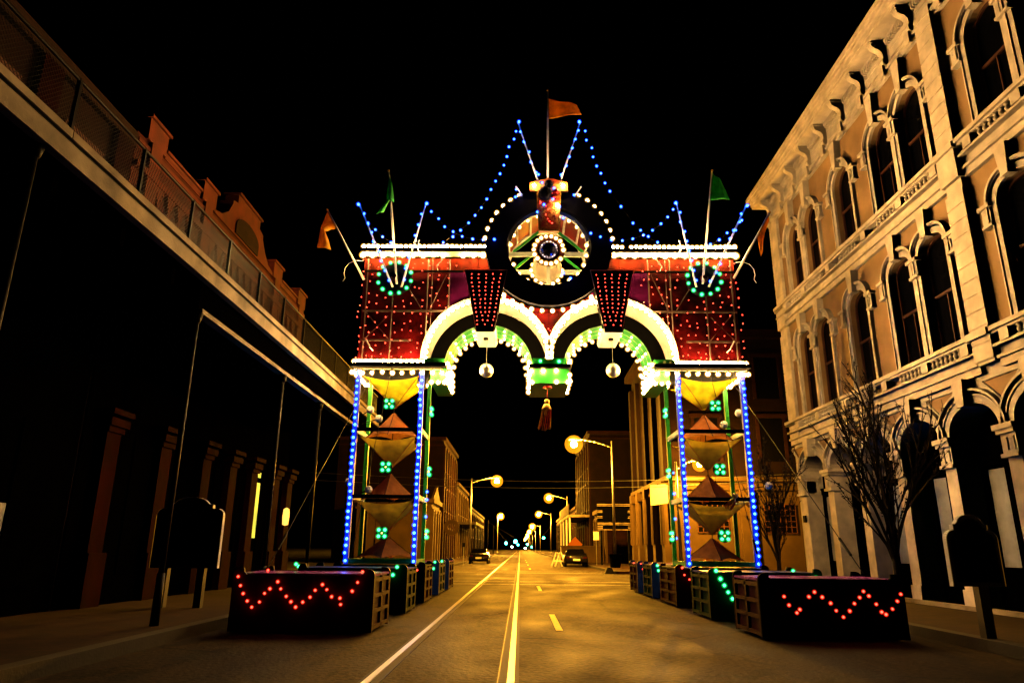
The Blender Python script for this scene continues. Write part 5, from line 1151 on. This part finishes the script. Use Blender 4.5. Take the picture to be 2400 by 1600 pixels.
mb = MB(); mb.prism([(0, 0), (1.0, 0.15), (1.0, 1.15), (0.85, 1.2), (0, 1.15)], 41.9, 41.98, lambda u, v, t: (7.55 + u, t, 3.75 + v)); tag(mb.build('hanging_banner', M['cream']), 'small cream banner on a bracket of the buff corner building', 'banner')
# framed dark structure with pale rails
p0 = at(1399, 1181, 57); p1 = at(1483, 1241, 57)
fr = thing('billboard', 'dark blank billboard with pale horizontal rails beside the amber street lamp', 'billboard', ((p0.x + p1.x) / 2, 57, 0.15))
MB().box(p0.x, p1.x, 57, 57.15, p1.z, p0.z).build('panel', M['black'], fr)
for f in (0, 0.06, 0.74, 0.8, 1.0):
    z = p0.z + (p1.z - p0.z) * f; MB().box(p0.x, p1.x, 56.9, 56.99, z - 0.022, z + 0.022).build('rail', M['concrete'], fr)
for f in (0.26, 0.32, 0.48, 0.54, 0.88, 0.94):
    z = p0.z + (p1.z - p0.z) * f; mb = MB(); mb.box(p0.x, p0.x + 0.4, 56.92, 56.985, z - 0.02, z + 0.02); mb.box(p1.x - 0.35, p1.x, 56.92, 56.985, z - 0.02, z + 0.02); mb.build('rung', M['concrete'], fr)
for x in (p0.x + 0.3, p1.x - 0.3): MB().box(x - 0.08, x + 0.08, 57.16, 57.3, 0.1, p0.z).build('post', M['iron'], fr)
block('brick_store', 'low amber lit store with plain piers behind the black car', 7.6, 16, 64, 74, 4.6, 'brick2', -1, 1, 4, 'buff')
h2 = block('brick_house', 'tall narrow brick house with long windows above a veranda', 7.6, 18, 78, 96, 13.5, 'blackbrick', -1, 3, 6, 'brick2')
mb = MB(); mb.box(5.2, 7.4, 78, 96, 4.6, 4.85); mb.build('veranda_roof', M['concrete'], h2)
mb = MB(); mb.box(5.2, 5.3, 78, 96, 4.85, 6.0); mb.build('veranda_rail', M['brick2'], h2)
for y in (78.4, 84, 90, 95.6): MB().box(5.25, 5.4, y, y + 0.15, 0.15, 4.6).build('veranda_post', M['pole'], h2)
block('store_building', 'long dark store far along the road on the lamp side', 7.6, 18, 98, 150, 6.5, 'blackbrick', -1, 2, 12, 'brick2')
l1 = block('shop_building', 'small amber lit shop with round sign on the rails side', -14, -7.6, 62, 68, 5.0, 'buff', 1, 1, 3, 'buff')
mb = MB(); mb.prism([(62.2, 5.35), (67.8, 5.35), (65, 6.6)], -7.7, -7.5, lambda u, v, t: (t, u, v)); mb.build('pediment', M['buff'], l1)
tag(annulus(MB(), 0.35, 0.75, 70.0, 70.1, cz=3.2, N=24, cx=-6.6).build('round_sign', M['buff']), 'round ring shaped shop sign on the rails side', 'sign')
block('brick_house', 'tall brick house with narrow windows on the rails side', -18, -7.6, 70, 84, 11.5, 'blackbrick', 1, 3, 6, 'brick2')
l3 = block('awning_shop', 'two storey shop with deep awning on the rails side', -18, -7.6, 86, 104, 8.5, 'brick2', 1, 2, 5, 'buff')
mb = MB(); mb.box(-7.4, -5.2, 86, 104, 4.0, 4.3); mb.build('awning', M['roof'], l3)
for y in (86.5, 92, 98, 103.4): MB().box(-5.4, -5.25, y, y + 0.15, 0.15, 4.0).build('awning_post', M['iron'], l3)
block('store_building', 'long dark store far along the road on the rails side', -18, -7.6, 106, 150, 7.0, 'blackbrick', 1, 2, 10, 'brick2')
# dumpster behind the car
d0 = at(1316, 1282, 66); th = thing('trash_skip', 'long low metal skip behind the black car', 'skip', (d0.x + 1.8, 66, 0))
MB().box(d0.x, d0.x + 3.7, 65.2, 66.8, 0.15, 1.5).build('body', M['buff'], th)
for k in range(7): MB().box(d0.x + 0.1 + k * 0.56, d0.x + 0.2 + k * 0.56, 65.1, 65.199, 0.2, 1.45).build('rib', M['buff'], th)
MB().box(d0.x - 0.06, d0.x + 3.76, 65.12, 66.86, 1.501, 1.6).build('rim', M['buff'], th)
# small signs
def post_sign(label, px, py_, Y, w2, h2_, m, diamond=False):
    p = at(px, py_, Y); th = thing('road_sign', label, 'sign', (p.x, Y, 0.1))
    MB().tube((p.x, Y, 0.0), (p.x, Y, p.z), 0.03, None, 8).build('post', M['galv'], th)
    mb = MB(); pts = [(-w2, -h2_), (w2, -h2_), (w2, h2_), (-w2, h2_)] if not diamond else [(0, -w2 * 1.3), (w2 * 1.3, 0), (0, w2 * 1.3), (-w2 * 1.3, 0)]
    mb.prism([(p.x + u, p.z + v) for u, v in pts], Y - 0.06, Y - 0.035, lambda u, v, t: (u, t, v)); mb.build('sign_plate', M[m], th)
post_sign('white parking sign on a thin post near the amber store', 1397, 1255, 56, 0.2, 0.3, 'white')
post_sign('orange diamond road sign behind the black car', 1348, 1275, 72, 0.55, 0.5, 'orangesign', True)
post_sign('slim grey sign post on the corner on the rails side', 1087, 1276, 60, 0.12, 0.16, 'iron')
th = thing('wooden_block', 'dark sloped kerb ramp block at the crossing corner', 'ramp', (5.1, 41.5, 0)); mb = MB(); mb.prism([(4.7, 0.005), (5.25, 0.005), (5.1, 0.32), (4.85, 0.34)], 41.2, 41.7, lambda u, v, t: (u, t, v)); mb.build('block', M['rubber'], th)
# overhead wires
def wire(label, pts, r=0.015):
    th = thing('overhead_wire', label, 'wire', pts[0]); mb = MB(); a, b = Vector(pts[0]), Vector(pts[1])
    q = [a.lerp(b, t / 14) - Vector((0, 0, 0.5 * math.sin(PI * t / 14))) for t in range(15)]; mb.path(q, r, 5); mb.build('cable', M['galv'], th)
wire('upper overhead wire crossing the road past the side street', (at(1290, 1131, 41.5) + Vector((-14, 0, 0.5)), at(1900, 1108, 41.5)), 0.014)
wire('lower overhead wire crossing the road past the side street', (at(1300, 1137, 41.8) + Vector((-14, 0, 0.2)), at(1900, 1121, 41.8)), 0.014)
